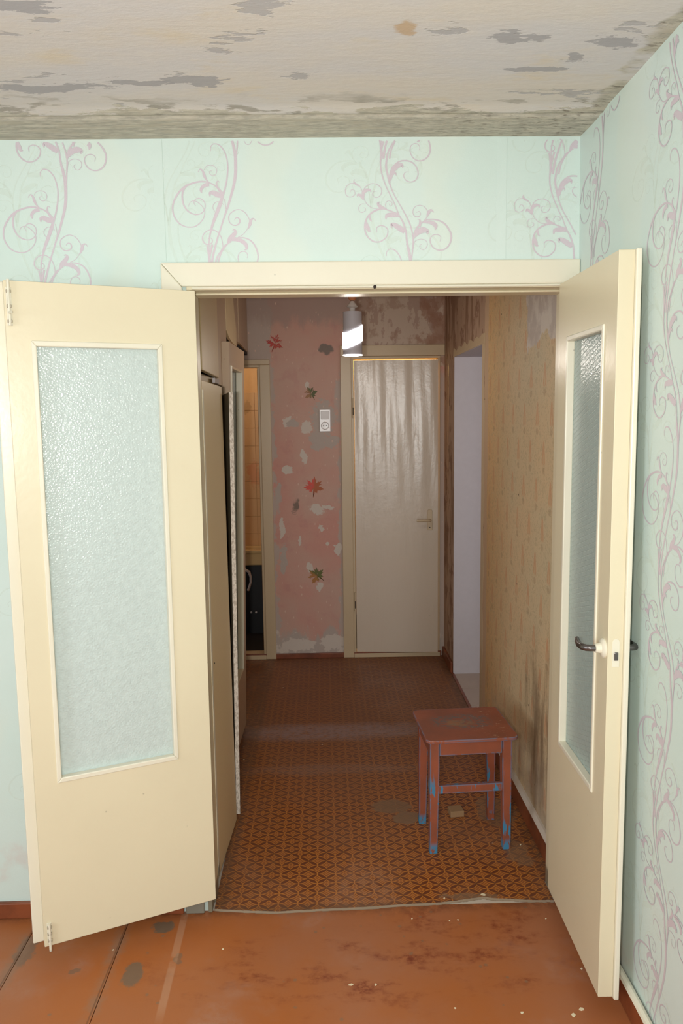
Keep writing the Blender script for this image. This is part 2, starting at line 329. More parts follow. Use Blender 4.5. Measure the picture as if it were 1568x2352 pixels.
def hallpaper_mat():
    t = T('old_floral_wallpaper', .6, .3); p = t.pos(); x, y, z = t.xyz(p)
    n1 = t.noise(p, 2.0, 4); n2 = t.noise(p, 9, 5, .65); n3 = t.noise(p, 90, 3, .7); n4 = t.noise(t.sc(p, (1, 4.5, .9)), 3, 5, .6)
    cc = t.mix(t.st(n1, .3, .7), c((214, 188, 150)), c((202, 188, 156)))
    cc = t.mix(t.st(y, .7, 1.5), cc, c((222, 184, 132)))  # warmer towards the far end: bathroom light put into the paper colour
    fil = t.st(t.noise(p, 55, 3, .6, 1.5), .52, .6); cc = t.mix(t.mul(fil, .30), cc, c((150, 138, 108)))
    fil2 = t.st(t.noise(p, 48, 3, .6, 1.5, off=(4, 4, 4)), .56, .62); cc = t.mix(t.mul(fil2, .30), cc, c((205, 188, 150)))
    A, B = .190, .29
    def cell(off):
        a = t.mul(t.sub(t.m_('FRACT', t.add(t.add(t.mul(y, 1/A), 50.), off-.311/A+.5)), .5), A)
        b = t.mul(t.sub(t.m_('FRACT', t.add(t.add(t.mul(z, 1/B), 50.), off-1.66/B+.5)), .5), B)
        return a, b
    for off in (0., .5):
        a, b = cell(off)
        w_ = t.add(.010, t.mul(t.st(b, .05, -.03), .012))
        drop = t.mul(t.st(t.m_('ABSOLUTE', a), 1., 0.), 1.)
        dd = t.m_('DIVIDE', t.m_('ABSOLUTE', a), w_)
        body = t.mul(t.st(dd, 1.1, .8), t.mul(t.st(b, .055, .04), t.st(b, -.045, -.03)))
        cc = t.mix(t.mul(body, t.add(.3, t.mul(n2, .5))), cc, c((204, 148, 110)))
        core = t.blob(a, b, 0., -.018, .006, .018, None, .5); cc = t.mix(t.mul(core, .6), cc, c((206, 190, 150)))
        flo = t.blob(a, b, 0., -.062, .017, .013, n3, .5, 1.4); cc = t.mix(t.mul(flo, .28), cc, c((144, 110, 82)))
        ring = t.mul(t.st(t.dist2(a, b, .0, -.11, .05, .03), .85, .97), t.st(t.dist2(a, b, .0, -.11, .05, .03), 1.15, 1.03)); cc = t.mix(t.mul(ring, .22), cc, c((206, 192, 156)))
    # stains low down beside the stool
    cc = t.mix(t.mul(t.mul(t.blob(y, z, .32, .42, .30, .34, n2, .9, 1.), t.st(n4, .35, .65)), .75), cc, c((112, 88, 66)))
    cc = t.mix(t.mul(t.mul(t.st(z, .40, .2), t.st(n2, .4, .6)), .5), cc, c((170, 156, 140)))
    # bare putty patch near the door frame
    e = t.add(t.mul(t.sub(n2, .5), .14), t.mul(t.sub(n4, .5), .10))
    pat = t.mul(t.mul(t.st(t.add(y, e), .69, .68), t.st(t.add(z, t.mul(e, 1.5)), 1.93, 1.94)), 1.)
    cc = t.mix(pat, cc, t.mix(t.st(n2, .45, .6), c((212, 202, 190)), c((192, 180, 170))))
    # scraped strip at the kitchen opening and beyond
    far = t.st(t.add(y, t.mul(e, .6)), 1.42, 1.44)
    sc_ = t.mix(t.st(n4, .42, .50), c((150, 118, 96)), c((186, 158, 136)))
    sc_ = t.mix(t.mul(t.st(n2, .55, .62), .7), sc_, c((128, 90, 70)))
    cc = t.mix(far, cc, sc_)
    strip = t.mul(t.st(t.add(y, t.mul(e, .4)), 1.40, 1.41), t.st(t.add(y, t.mul(e, .4)), 1.50, 1.49)); cc = t.mix(strip, cc, c((208, 180, 150)))
    nail = t.mul(t.st(t.vor(p, 7), .035, .025), 1.); cc = t.mix(nail, cc, c((70, 50, 36)))
    t.col(cc)
    return t.bump(t.add(t.mul(n2, .8), t.mul(n3, .3)), .25, .005).m
M['hallpaper'] = hallpaper_mat()

def stool_mat():
    t = T('chipped_brown_over_blue', .42, .35); p = t.ob(); x, y, z = t.xyz(p)
    n1 = t.noise(p, 9, 4); n2 = t.noise(t.sc(p, (1, 1, .35)), 40, 5, .65); n3 = t.noise(p, 60, 4, .7)
    cc = t.mix(t.st(n1, .3, .7), c((150, 82, 58)), c((132, 76, 56)))
    bv = t.n.new('ShaderNodeBevel'); bv.samples = 4; bv.inputs['Radius'].default_value = .009
    ge = t.n.new('ShaderNodeNewGeometry')
    dp = t.n.new('ShaderNodeVectorMath'); dp.operation = 'DOT_PRODUCT'
    t.t.links.new(bv.outputs[0], dp.inputs[0]); t.t.links.new(ge.outputs['Normal'], dp.inputs[1])
    edge = t.st(dp.outputs['Value'], .985, .90)
    wear = t.mx(t.mul(edge, t.st(n2, .40, .48)), t.mul(t.st(t.noise(t.sc(p, (1.2, 1.2, .22)), 26, 5, .6, off=(3.3, 1, 0)), .565, .60), t.st(z, .34, .25)))
    low = t.mul(t.st(z, .05, .02), t.st(n2, .42, .5)); wear = t.mx(wear, low)
    cc = t.mix(wear, cc, c((66, 126, 160)))
    seat = t.st(z, .452, .462)
    worn = t.mul(t.mul(seat, t.blob(x, y, -.01, .02, .12, .075, n1, .5, 1.4)), t.st(n3, .40, .58))
    cc = t.mix(t.mul(worn, .7), cc, c((84, 96, 98)))
    worn2 = t.mul(t.mul(seat, t.blob(x, y, -.01, .0, .05, .03, n1, .5, 1.4)), t.st(n2, .4, .5)); cc = t.mix(t.mul(worn2, .6), cc, c((150, 112, 76)))
    dr = t.mul(seat, t.mul(t.st(n3, .60, .66), t.st(x, -.05, .12))); cc = t.mix(t.mul(dr, .7), cc, c((196, 160, 132)))
    t.col(cc); return t.bump(t.add(n2, t.mul(n3, .5)), .2, .003).m
M['stool'] = stool_mat()

def glass_mat(name, tint, ribs=False):
    # rolled obscure glass: part clear-through, part forward scatter, glossy pebbled face
    t = T(name, .12, .6); p = t.pos()
    h = t.add(t.vor(p, 150), t.mul(t.noise(p, 260, 2), .6))
    if ribs:
        x, y, z = t.xyz(p)
        w1 = t.m_('SINE', t.mul(t.add(t.mul(y, .30), z), 420.)); h = t.add(t.mul(h, .5), t.mul(t.st(w1, .7, 1.), -.9))
    n = t.n.new('ShaderNodeBump'); t.link(n.inputs['Height'], h); n.inputs['Strength'].default_value = .6; n.inputs['Distance'].default_value = .0015
    gl = t.n.new('ShaderNodeBsdfGlossy'); gl.inputs['Roughness'].default_value = .18; t.t.links.new(n.outputs[0], gl.inputs['Normal'])
    tr = t.n.new('ShaderNodeBsdfTransparent'); tr.inputs[0].default_value = (*tint, 1)
    tl = t.n.new('ShaderNodeBsdfTranslucent'); tl.inputs[0].default_value = (*tint, 1); t.t.links.new(n.outputs[0], tl.inputs['Normal'])
    df = t.n.new('ShaderNodeBsdfDiffuse'); t.link(df.inputs[0], t.mix(t.st(t.noise(p, 60, 3), .3, .7), tuple(v*.92 for v in tint), tint)); t.t.links.new(n.outputs[0], df.inputs['Normal'])
    m1 = t.n.new('ShaderNodeMixShader'); m1.inputs[0].default_value = .85; t.t.links.new(tl.outputs[0], m1.inputs[1]); t.t.links.new(df.outputs[0], m1.inputs[2])
    m2 = t.n.new('ShaderNodeMixShader'); m2.inputs[0].default_value = GL_MIX[name]; t.t.links.new(tr.outputs[0], m2.inputs[1]); t.t.links.new(m1.outputs[0], m2.inputs[2])
    fr = t.n.new('ShaderNodeFresnel'); fr.inputs[0].default_value = 1.45; t.t.links.new(n.outputs[0], fr.inputs['Normal'])
    m3 = t.n.new('ShaderNodeMixShader'); t.t.links.new(fr.outputs[0], m3.inputs[0]); t.t.links.new(m2.outputs[0], m3.inputs[1]); t.t.links.new(gl.outputs[0], m3.inputs[2])
    t.t.links.new(m3.outputs[0], t.n['Material Output'].inputs[0]); t.n.remove(t.b)
    return t.m
GL_MIX = {'pebbled_obscure_glass': .92, 'patterned_obscure_glass': .72, 'hall_door_glass': .5}
M['glassL'] = glass_mat('pebbled_obscure_glass', c((216, 230, 227)))
M['glassR'] = glass_mat('patterned_obscure_glass', c((204, 224, 220)), True)
M['glassH'] = glass_mat('hall_door_glass', c((176, 186, 178)))

def tile_mat(name, a, b, decal=False):
    t = T(name, .15, .6); p = t.pos(); n = t.noise(p, 3, 3); x, y, z = t.xyz(p)
    cc = t.mix(n, a, b)
    if decal:
        cc = t.mix(t.mul(t.blob(x, z, -.55, 1.22, .05, .10, t.noise(p, 26, 4, .7), .6, 2.6), .4), cc, c((214, 120, 84)))
        cc = t.mix(t.mul(t.blob(x, z, -.60, 1.74, .04, .05, t.noise(p, 30, 4, .7), .3, 2.4), .35), cc, c((150, 120, 84)))
    t.col(cc); return t.m
M['btile'] = tile_mat('amber_wall_tile', c((226, 190, 142)), c((214, 178, 132)), True)
M['ktile'] = tile_mat('pale_floor_tile', c((188, 166, 146)), c((176, 156, 138)))

# ------------------------------------------------------------------ mesh helpers
class MB:
    def __init__(s): s.v = []; s.f = []
    def box(s, x0, x1, y0, y1, z0, z1):
        b = len(s.v); s.v += [(x, y, z) for z in (z0, z1) for y in (y0, y1) for x in (x0, x1)]
        s.f += [tuple(b+i for i in q) for q in ((0, 2, 3, 1), (4, 5, 7, 6), (0, 1, 5, 4), (2, 6, 7, 3), (0, 4, 6, 2), (1, 3, 7, 5))]; return s
    def hexa(s, bot, top):                                 # two quads of four points
        b = len(s.v); s.v += list(bot)+list(top)
        s.f += [(b+3, b+2, b+1, b), (b+4, b+5, b+6, b+7)]+[(b+i, b+(i+1) % 4, b+4+(i+1) % 4, b+4+i) for i in range(4)]; return s
    def poly(s, pts, z0, z1, axis='z'):                    # prism of an outline (counter-clockwise)
        def P(p, h): return {'z': (p[0], p[1], h), 'y': (p[0], h, p[1]), 'x': (h, p[0], p[1])}[axis]
        b = len(s.v); n = len(pts); s.v += [P(p, z0) for p in pts]+[P(p, z1) for p in pts]
        s.f += [tuple(b+i for i in reversed(range(n))), tuple(b+n+i for i in range(n))]+[(b+i, b+(i+1) % n, b+n+(i+1) % n, b+n+i) for i in range(n)]; return s
    def sheet(s, xs, ys, fn):
        b = len(s.v); 
        for y in ys:
            for x in xs: s.v.append(fn(x, y))
        w_ = len(xs)
        for j in range(len(ys)-1):
            for i in range(w_-1): s.f.append((b+j*w_+i, b+j*w_+i+1, b+(j+1)*w_+i+1, b+(j+1)*w_+i))
        return s
    def lathe(s, prof, o=(0, 0, 0), n=28, axis='z', cap=True):
        b = len(s.v)
        for r, h in prof:
            for k in range(n):
                a = 2*pi*k/n; p = {'z': (r*cos(a), r*sin(a), h), 'y': (r*cos(a), h, -r*sin(a)), 'x': (h, r*cos(a), r*sin(a))}[axis]
                s.v.append((p[0]+o[0], p[1]+o[1], p[2]+o[2]))
        for j in range(len(prof)-1):
            for k in range(n): s.f.append((b+j*n+k, b+j*n+(k+1) % n, b+(j+1)*n+(k+1) % n, b+(j+1)*n+k))
        if cap:
            s.f.append(tuple(b+k for k in reversed(range(n)))); e = b+(len(prof)-1)*n; s.f.append(tuple(e+k for k in range(n)))
        return s
    def tube(s, pts, rad, n=10):
        pts = [Vector(p) for p in pts]; b = len(s.v)
        for i, p in enumerate(pts):
            d = (pts[min(i+1, len(pts)-1)]-pts[max(i-1, 0)]).normalized(); r = rad[i] if isinstance(rad, (list, tuple)) else rad
            ref = Vector((0, 0, 1)) if abs(d.z) < .9 else Vector((1, 0, 0)); u = d.cross(ref).normalized(); v = u.cross(d)
            for k in range(n): a = 2*pi*k/n; s.v.append(tuple(p+u*(r*cos(a))+v*(r*sin(a))))
        for j in range(len(pts)-1):
            for k in range(n): s.f.append((b+j*n+k, b+j*n+(k+1) % n, b+(j+1)*n+(k+1) % n, b+(j+1)*n+k))
        s.f.append(tuple(b+k for k in range(n))); e = b+(len(pts)-1)*n; s.f.append(tuple(e+k for k in reversed(range(n)))); return s
def obj(name, mb, mat, parent=None, bevel=0, smooth=False, loc=None, rot=None):
    me = bpy.data.meshes.new(name); me.from_pydata(mb.v, [], mb.f); me.materials.append(mat)
    bm = bmesh.new(); bm.from_mesh(me); bmesh.ops.recalc_face_normals(bm, faces=bm.faces); bm.to_mesh(me); bm.free()
    if smooth:
        for p in me.polygons: p.use_smooth = True
    o = bpy.data.objects.new(name, me); COL.objects.link(o)
    if parent: o.parent = parent
    if loc: o.location = loc
    if rot: o.rotation_euler = rot
    if bevel:
        m = o.modifiers.new('bevel', 'BEVEL'); m.width = bevel; m.segments = 2; m.limit_method = 'ANGLE'
    if smooth:
        m = o.modifiers.new('edges', 'EDGE_SPLIT'); m.split_angle = R(40)
    return o
def tag(o, label=None, cat=None, group=None, kind=None):
    if label: o['label'] = label
    if cat: o['category'] = cat
    if group: o['group'] = group
    if kind: o['kind'] = kind
    return o
def empty(name, loc=(0, 0, 0), rot=(0, 0, 0)):
    o = bpy.data.objects.new(name, None); COL.objects.link(o); o.location = loc; o.rotation_euler = rot; o.empty_display_size = .1; return o
def struct(name, mb, mat, label=None, cat=None, **k):
    o = obj(name, mb, mat, **k); return tag(o, label, cat, kind='structure')

# ------------------------------------------------------------------ setting: the room
XR, XH, XO0, XO1, ZO = .8010, .82, -.395, .771, 2.050      # room wall, hall wall, opening
RX0, RY0, YB, TW = -3.2, WY, 2.80, .11
ZC = 2.505
def xw(z): return XR+.036*(1-z/2.5)                       # the side wall leans out slightly towards the floor
fl = struct('floor', MB().box(RX0, XR+.1, RY0, -.0, -.08, -.012), M['board'], 'orange brown painted board floor of the near room, scuffed, with grey chips', 'floor')
seams = [RX0, -2.2, -1.35, -.976, -.678, .05, XR]
# the third seam is a tight joint: long sheets run towards the hallway
seams = [RX0, -2.4, -1.6, -.976, -.672, XR+.036]
for i in range(len(seams)-1):
    a, b = seams[i]+.0011, seams[i+1]-.0011
    skew = .010
    mb = MB(); mb.hexa([(a-(skew if i else 0), RY0, -.012), (b-(skew if i < 4 else 0), RY0, -.012), (b+(0.0 if i < 4 else 0), 0.0, -.012), (a, 0.0, -.012)], [(a-(skew if i else 0), RY0, 0), (b-(skew if i < 4 else 0), RY0, 0), (b, 0.0, 0), (a, 0.0, 0)])
    obj('floorboard', mb, M['board'], fl, bevel=.0012)

def ceil_fn(x, y):
    z = ZC+.006
    if y > -.24: z = ZC+.006-.006*min(1, (y+.24)/.04)
    if y > -.20: z = ZC - .002*sin((y+.2)/.2*pi)
    if -.19 < y < -.17: z += .004
    return (x, y, z+.0015*sin(x*2.1+1)+.002*sin(y*5))
ce = MB(); ys = [RY0+i*(-.3-RY0)/20 for i in range(21)]+[-.26, -.24, -.23, -.22, -.21, -.2, -.19, -.185, -.175, -.17, -.15, -.1, -.05, 0]
ce.sheet([RX0+i*(XR+.01-RX0)/30 for i in range(31)], ys, ceil_fn)
n0 = len(ce.v); ce.box(RX0, XR+.1, RY0, .0, ZC+.03, ZC+.1)
struct('ceiling', ce, M['ceiling'], 'stained peeling plaster ceiling with a bare grey concrete band along the door wall', 'ceiling', smooth=True)

CX0 = XO0-.018; CX1 = XO1+.018; CZ = ZO+.018                 # rough opening behind the frame
wf = struct('wall_front', MB().box(RX0, CX0, 0, TW, 0, ZC+.02).box(CX1, XR+.12, 0, TW, 0, ZC+.02).box(CX0, CX1, 0, TW, CZ, ZC+.02), M['wallpaper'],
            'mint green wallpapered wall around the double door opening', 'wall')
wr = struct('wall_right', MB().hexa([(xw(0), RY0, 0), (XR+.14, RY0, 0), (XR+.14, 0, 0), (xw(0), 0, 0)], [(xw(ZC+.03), RY0, ZC+.03), (XR+.14, RY0, ZC+.03), (XR+.14, 0, ZC+.03), (xw(ZC+.03), 0, ZC+.03)]), M['wallpaper'], 'mint wallpapered side wall with lilac vines behind the right door leaf', 'wall')
struct('wall_left', MB().box(RX0-.1, RX0, RY0, WIN1[0], 0, ZC+.03).box(RX0-.1, RX0, WIN1[1], 0.0, 0, ZC+.03).box(RX0-.1, RX0, *WIN1, 0, .8).box(RX0-.1, RX0, *WIN1, 2.2, ZC+.03), M['wallpaper'], 'mint wallpapered wall at the far left of the near room', 'wall')
wb = MB()
x_ = RX0
for (a, b), z0, z1 in ((WIN2, .1, 2.2),):
    wb.box(x_, a, RY0-.1, RY0, 0, ZC+.03); wb.box(a, b, RY0-.1, RY0, 0, z0); wb.box(a, b, RY0-.1, RY0, z1, ZC+.03); x_ = b
wb.box(x_, XR+.05, RY0-.1, RY0, 0, ZC+.03)
struct('wall_back', wb, M['wallpaper'], 'wall with the balcony door behind the camera', 'wall')
for i, ((a, b), z0, z1) in enumerate(((WIN1, .8, 2.2), (WIN2, .1, 2.2))):
    wn = tag(empty('window_%d' % (i+1), ((a+b)/2, RY0-.05, z0) if i else (RX0-.05, (a+b)/2, z0), (0, 0, 0 if i else pi/2)), 'tall glazed balcony door in the wall behind the camera' if i else 'wide window in the left wall of the near room', 'window', kind='structure')
    hw, H = (b-a)/2, z1-z0
    mb = MB().box(-hw, -hw+.05, -.03, .03, 0, H).box(hw-.05, hw, -.03, .03, 0, H).box(-hw+.05, hw-.05, -.03, .03, 0, .05).box(-hw+.05, hw-.05, -.03, .03, H-.05, H).box(-.025, .025, -.03, .03, .05, H-.05)
    obj('window_frame', mb, M['cream2'], wn, bevel=.003)
# wallpaper seams: slightly lifted strip edges
for (x0, z0, z1) in ((-.472, 2.145, 2.503), (.576, 2.145, 2.503)):
    obj('wallpaper_seam', MB().hexa([(x0-.030, 0, z0), (x0, -.0002, z0), (x0, -.0014, z0), (x0-.030, -.0003, z0)], [(x0-.030, 0, z1), (x0, -.0002, z1), (x0, -.0014, z1), (x0-.030, -.0003, z1)]), M['wallpaper'], wf)
def skirting(name, pts, h, t_, mat, label, parent=None):     # run along a wall: pts = x0,x1,y0,y1
    return struct(name, MB().box(*pts, 0, h), mat, label, 'skirting board', bevel=.004)
skirting('baseboard_front', (RX0, CX0-.07, -.018, -.0005, 0), .056, 0, M['skirt'], 'low orange brown skirting under the wallpaper left of the doorway') if False else struct('baseboard_front', MB().box(RX0, -.495, -.018, -.0005, 0, .056), M['skirt'], 'low orange brown skirting under the wallpaper left of the doorway', 'skirting board', bevel=.004)
br_ = struct('baseboard_right', MB().box(XR+.018, XR+.0345, RY0, -.02, 0, .075), M['skirt'], 'brown skirting along the room wall behind the right door leaf', 'skirting board', bevel=.004)
obj('moulding', MB().tube([(XR+.020, y, .085+.004*sin(y*9)) for y in [RY0+i*.1 for i in range(int((-.03-RY0)/.1))]], .011, 8), M['cream2'], br_, smooth=True)

# ------------------------------------------------------------------ printed vines on the wallpaper
A_ = [  # strokes traced in one strip: (points, widths)
 ([(945,50),(975,150),(990,270),(992,400),(985,520),(960,650),(920,780),(870,930),(820,1060),(770,1200),(720,1340),(680,1470),(650,1580),(630,1700)], [28,32,38,42,40,36,32,28,22,20,24,28,30,34]),
 ([(1035,40),(1020,150),(1008,250),(1000,330)], [16,18,18,18]),
 ([(668,210),(668,160),(700,122),(750,120),(800,150),(850,220),(880,320),(888,420),(875,550),(845,680),(810,780),(770,890),(720,1010),(670,1130),(635,1240),(610,1350),(605,1450),(610,1560),(625,1700)], [7,10,12,14,16,16,16,18,20,22,30,50,46,36,24,16,14,14,18]),
 ([(715,1700),(735,1600),(780,1500),(850,1410),(900,1370)], [22,20,18,20,34]),
 ([(860,1400),(890,1340),(940,1290),(965,1250),(945,1220),(925,1232)], [20,60,60,42,15,5]),
 ([(890,1350),(980,1350),(1050,1375),(1100,1420),(1110,1470),(1080,1490)], [40,54,52,50,34,6]),
 ([(990,1330),(1080,1330),(1170,1370),(1230,1450),(1262,1560),(1245,1650),(1190,1710),(1110,1730),(1040,1700),(1000,1640),(990,1580),(1010,1530),(1055,1508),(1100,1520),(1122,1560),(1112,1595)], [14,16,18,20,20,20,18,16,14,12,12,10,10,10,8,6]),
 ([(1000,1320),(1060,1290),(1110,1240),(1145,1180),(1160,1110),(1130,1040),(1080,985),(1010,962),(940,985),(890,1030),(880,1090),(905,1145),(960,1168),(1010,1150),(1030,1110),(1010,1072),(975,1072),(958,1100)], [10,8,8,10,10,10,10,10,12,14,14,12,14,18,18,14,10,6]),
 ([(1140,1210),(1165,1150),(1180,1100),(1215,1082),(1245,1118)], [10,46,34,16,5]),
 ([(785,1500),(790,1420),(770,1320),(720,1250),(650,1222),(580,1240),(530,1290),(520,1350),(550,1400),(600,1415),(645,1390),(650,1350),(620,1325),(592,1345)], [10,10,12,12,12,12,14,16,16,14,14,12,8,5]),
 ([(800,760),(750,690),(690,640),(600,605),(500,600),(380,630),(270,690),(180,800),(135,920),(150,1040),(220,1140),(330,1185),(440,1170),(530,1090),(562,1000),(540,930),(480,870),(420,845),(370,865),(345,920)], [24,18,16,18,22,24,26,24,22,18,16,14,14,12,12,10,10,8,7,5]),
 ([(340,640),(285,710),(268,800),(285,900),(340,980),(430,1022),(510,1010),(560,960),(570,890),(545,840),(490,812),(440,830),(420,870),(445,915)], [26,24,22,20,18,14,12,12,12,12,12,10,8,5]),
 ([(805,790),(740,768),(680,742),(640,748),(640,795)], [50,72,60,36,8]),
 ([(630,635),(565,650),(522,700),(530,748)], [50,46,40,8]),
 ([(655,630),(600,580),(570,520),(555,470),(520,440),(490,478)], [8,18,38,26,14,6]),
 ([(570,450),(600,405),(660,390),(715,410),(740,460),(720,510),(680,522),(645,500),(645,470),(680,455)], [6,7,8,8,9,8,8,8,6,4]),
 ([(800,750),(745,680),(733,620),(750,592),(778,612)], [42,26,18,10,5]),
 ([(830,820),(845,920),(850,985)], [10,9,8]), ([(820,900),(780,868),(730,860),(685,890),(672,940),(700,990)], [7,8,8,8,8,6]),
]
B_ = [
 ([(575,30),(590,120),(595,220),(590,330),(600,430),(640,560),(700,690),(760,810),(810,930),(860,1020),(895,1130),(905,1230),(925,1350),(950,1480)], [16,20,22,18,16,13,12,12,13,20,20,22,26,30]),
 ([(640,20),(615,120),(600,200)], [24,20,14]),
 ([(800,20),(740,100),(690,180),(665,280),(658,380),(680,480),(700,570),(750,690),(820,810),(890,930),(940,1030),(970,1130),(985,1230),(975,1350),(962,1480)], [10,14,18,22,25,25,18,13,12,14,16,16,18,14,14]),
 ([(702,560),(700,480),(730,390),(790,325),(870,300),(960,315),(1020,370),(1045,450),(1020,520),(960,548),(900,530),(870,480),(885,440),(930,430)], [16,18,18,16,16,16,14,14,12,12,11,10,8,5]),
 ([(710,470),(750,395),(800,358),(850,352),(858,388)], [20,66,58,34,6]), ([(705,530),(730,462),(770,445),(778,474)], [26,32,20,5]),
 ([(880,1130),(820,1090),(760,1052),(718,1045),(722,1088)], [50,66,54,32,6]), ([(810,930),(720,930),(662,938),(650,985)], [46,56,42,8]),
 ([(800,920),(720,890),(640,862),(590,860),(500,890),(430,950),(395,1040),(400,1130),(440,1200),(510,1245),(590,1240),(655,1190),(675,1120),(650,1075),(590,1055),(540,1080),(540,1138)], [12,14,16,20,20,18,18,18,16,16,14,14,12,12,11,10,5]),
 ([(445,930),(458,980),(482,1008)], [30,22,5]), ([(405,1010),(428,1080),(445,1115),(470,1118)], [25,52,30,5]),
 ([(650,858),(580,830),(555,792),(588,780)], [18,42,26,5]),
 ([(560,860),(490,850),(430,810),(385,740),(375,670),(400,610),(460,570),(530,570),(590,610),(600,670),(570,715),(520,725),(490,690),(505,655),(542,655)], [6,7,8,9,10,9,9,9,9,9,8,8,8,7,4]),
 ([(382,725),(380,668),(420,640),(462,642),(470,668)], [20,42,42,22,5]), ([(382,745),(350,705),(312,692),(305,718)], [28,36,22,5]),
 ([(370,660),(340,600),(300,570),(230,560),(180,590),(160,650),(180,705),(230,718),(275,690),(270,645),(235,635),(220,665)], [8,8,7,7,8,8,8,8,8,7,6,4]),
 ([(330,595),(285,565),(265,540),(275,512)], [5,24,14,4]),
 ([(410,802),(360,800),(325,830),(325,880),(360,900),(400,880),(400,850),(370,845)], [5,6,7,7,7,7,6,4]),
 ([(660,860),(645,810),(670,770),(715,775),(728,810),(705,828),(690,800)], [6,7,7,7,7,6,4]),
 ([(990,1210),(1010,1130),(1050,1060),(1100,1020),(1160,990),(1250,990),(1340,1020),(1410,1090),(1450,1180),(1430,1280),(1370,1340),(1290,1350),(1220,1310),(1190,1240),(1210,1185),(1270,1165),(1320,1195),(1310,1248)], [24,30,18,14,14,16,18,20,20,18,16,14,13,12,11,10,8,5]),
 ([(1000,1185),(1050,1130),(1110,1112),(1160,1128),(1150,1162)], [34,70,70,40,6]), ([(1110,1022),(1200,1022),(1258,1062),(1252,1112)], [18,46,50,8]),
 ([(1060,1075),(1070,1022),(1060,990),(1035,985)], [30,30,12,4]),
 ([(1110,1010),(1150,960),(1160,900),(1120,840),(1060,820),(1000,845),(980,900),(1000,945),(1045,955),(1072,925),(1055,892),(1022,908)], [8,8,8,8,8,8,9,10,10,9,7,4]),
 ([(1150,965),(1170,910),(1200,878),(1238,905)], [8,38,26,5]),
 ([(985,1300),(1010,1240),(1080,1218),(1140,1240),(1155,1290),(1125,1338),(1085,1340),(1060,1300),(1088,1280)], [6,7,7,7,7,7,7,6,4]),
]
def to_m(strokes, ox, oy, k): return [([((x-ox)/k, -(y-oy)/k) for x, y in p], [v/k for v in w_]) for p, w_ in strokes]
VINE = to_m(A_, 1165, 75, 4396)+to_m(B_, 1105, 1295, 3957); VP = .627
def catmull(p, w_, n=5):
    out = []
    for i in range(len(p)-1):
        a, b, c_, d = p[max(i-1, 0)], p[i], p[i+1], p[min(i+2, len(p)-1)]
        for k in range(n):
            t = k/n
            out.append((tuple(.5*((2*b[j])+(-a[j]+c_[j])*t+(2*a[j]-5*b[j]+4*c_[j]-d[j])*t*t+(-a[j]+3*b[j]-3*c_[j]+d[j])*t**3) for j in (0, 1)), w_[i]+(w_[i+1]-w_[i])*t))
    out.append((p[-1], w_[-1])); return out
def ribbon(mb, fn, pts, ok):
    L = []
    for i, (q, w_) in enumerate(pts):
        a = pts[max(i-1, 0)][0]; b = pts[min(i+1, len(pts)-1)][0]; d = (b[0]-a[0], b[1]-a[1]); l = hypot(*d) or 1; nx, ny = -d[1]/l, d[0]/l
        L.append(((q[0]+nx*w_/2, q[1]+ny*w_/2), (q[0]-nx*w_/2, q[1]-ny*w_/2)))
    for i in range(len(L)-1):
        q = [L[i][0], L[i][1], L[i+1][1], L[i+1][0]]
        if all(ok(*fn(*p)) for p in q):
            b = len(mb.v); mb.v += [fn(*p) for p in q]; mb.f.append((b, b+1, b+2, b+3))
def vine_obj(fn, ok, mat, parent, z_anchor, name='printed_vine', mirror=1):
    mb = MB(); k0 = int(-z_anchor/VP)-2
    for k in range(k0, 5):
        for si, (p, w_) in enumerate(VINE): ribbon(mb, lambda x, z: fn(x*mirror, z+k*VP+z_anchor, si*1.6e-5), catmull(p, w_), ok)
    if not mb.f: return
    me = bpy.data.meshes.new(name); me.from_pydata(mb.v, [], mb.f); me.materials.append(mat)
    o = bpy.data.objects.new(name, me); COL.objects.link(o); o.parent = parent; return o
LA = (-.0978, -.0102)                                      # the arc tip used as anchor
def okF(x, y, z): return RX0 < x < XR-.004 and .06 < z < ZC-.006 and not (-.482 < x and z < 2.135)
def okR(x, y, z): return y < -.004 and .09 < z < ZC-.004
e1, e2 = .0005, .0003
for (X, Z) in ((-.826, 2.418), (-.310, 2.489), (.2217, 2.176), (.742, 2.128), (-1.34, 2.40), (-1.86, 2.3), (-2.4, 2.4)):
    vine_obj(lambda x, z, e=0, X=X: (X-LA[0]+x, -e1-e, z), okF, M['vine'], wf, Z-LA[1])
for (X, Z) in ((-.60, 2.30), (.02, 2.35), (.52, 2.2), (-1.06, 2.3), (-1.6, 2.2)):
    vine_obj(lambda x, z, e=0, X=X: (X-LA[0]+x*1.1, -e2, z), okF, M['ghost'], wf, Z-LA[1], mirror=-1)
for (Y, Z) in ((-.142, 2.48), (-.658, 2.257), (-1.18, 2.4), (-1.7, 2.2), (-2.25, 2.4)):
    vine_obj(lambda x, z, e=0, Y=Y: (xw(z)-e1-e, Y+LA[0]-x, z), okR, M['vine'], wr, Z-LA[1])
for (Y, Z) in ((-.42, 2.2), (-.90, 2.35)):
    vine_obj(lambda x, z, e=0, Y=Y: (xw(z)-e2, Y+LA[0]-x*1.1, z), okR, M['ghost'], wr, Z-LA[1], mirror=-1)

# ------------------------------------------------------------------ door frame of the double door
fr = tag(empty('trim_1', (.18, 0, 0)), 'cream painted frame and casing of the wide double doorway', 'door frame', kind='structure')
def local(mb, o): mb.v = [(x-o[0], y-o[1], z-o[2]) for x, y, z in mb.v]; return mb
FO = (.18, 0, 0)
def prof_h(x0, x1, z0, z1, y0, y1): return MB().box(x0, x1, y0, y1, z0, z1)
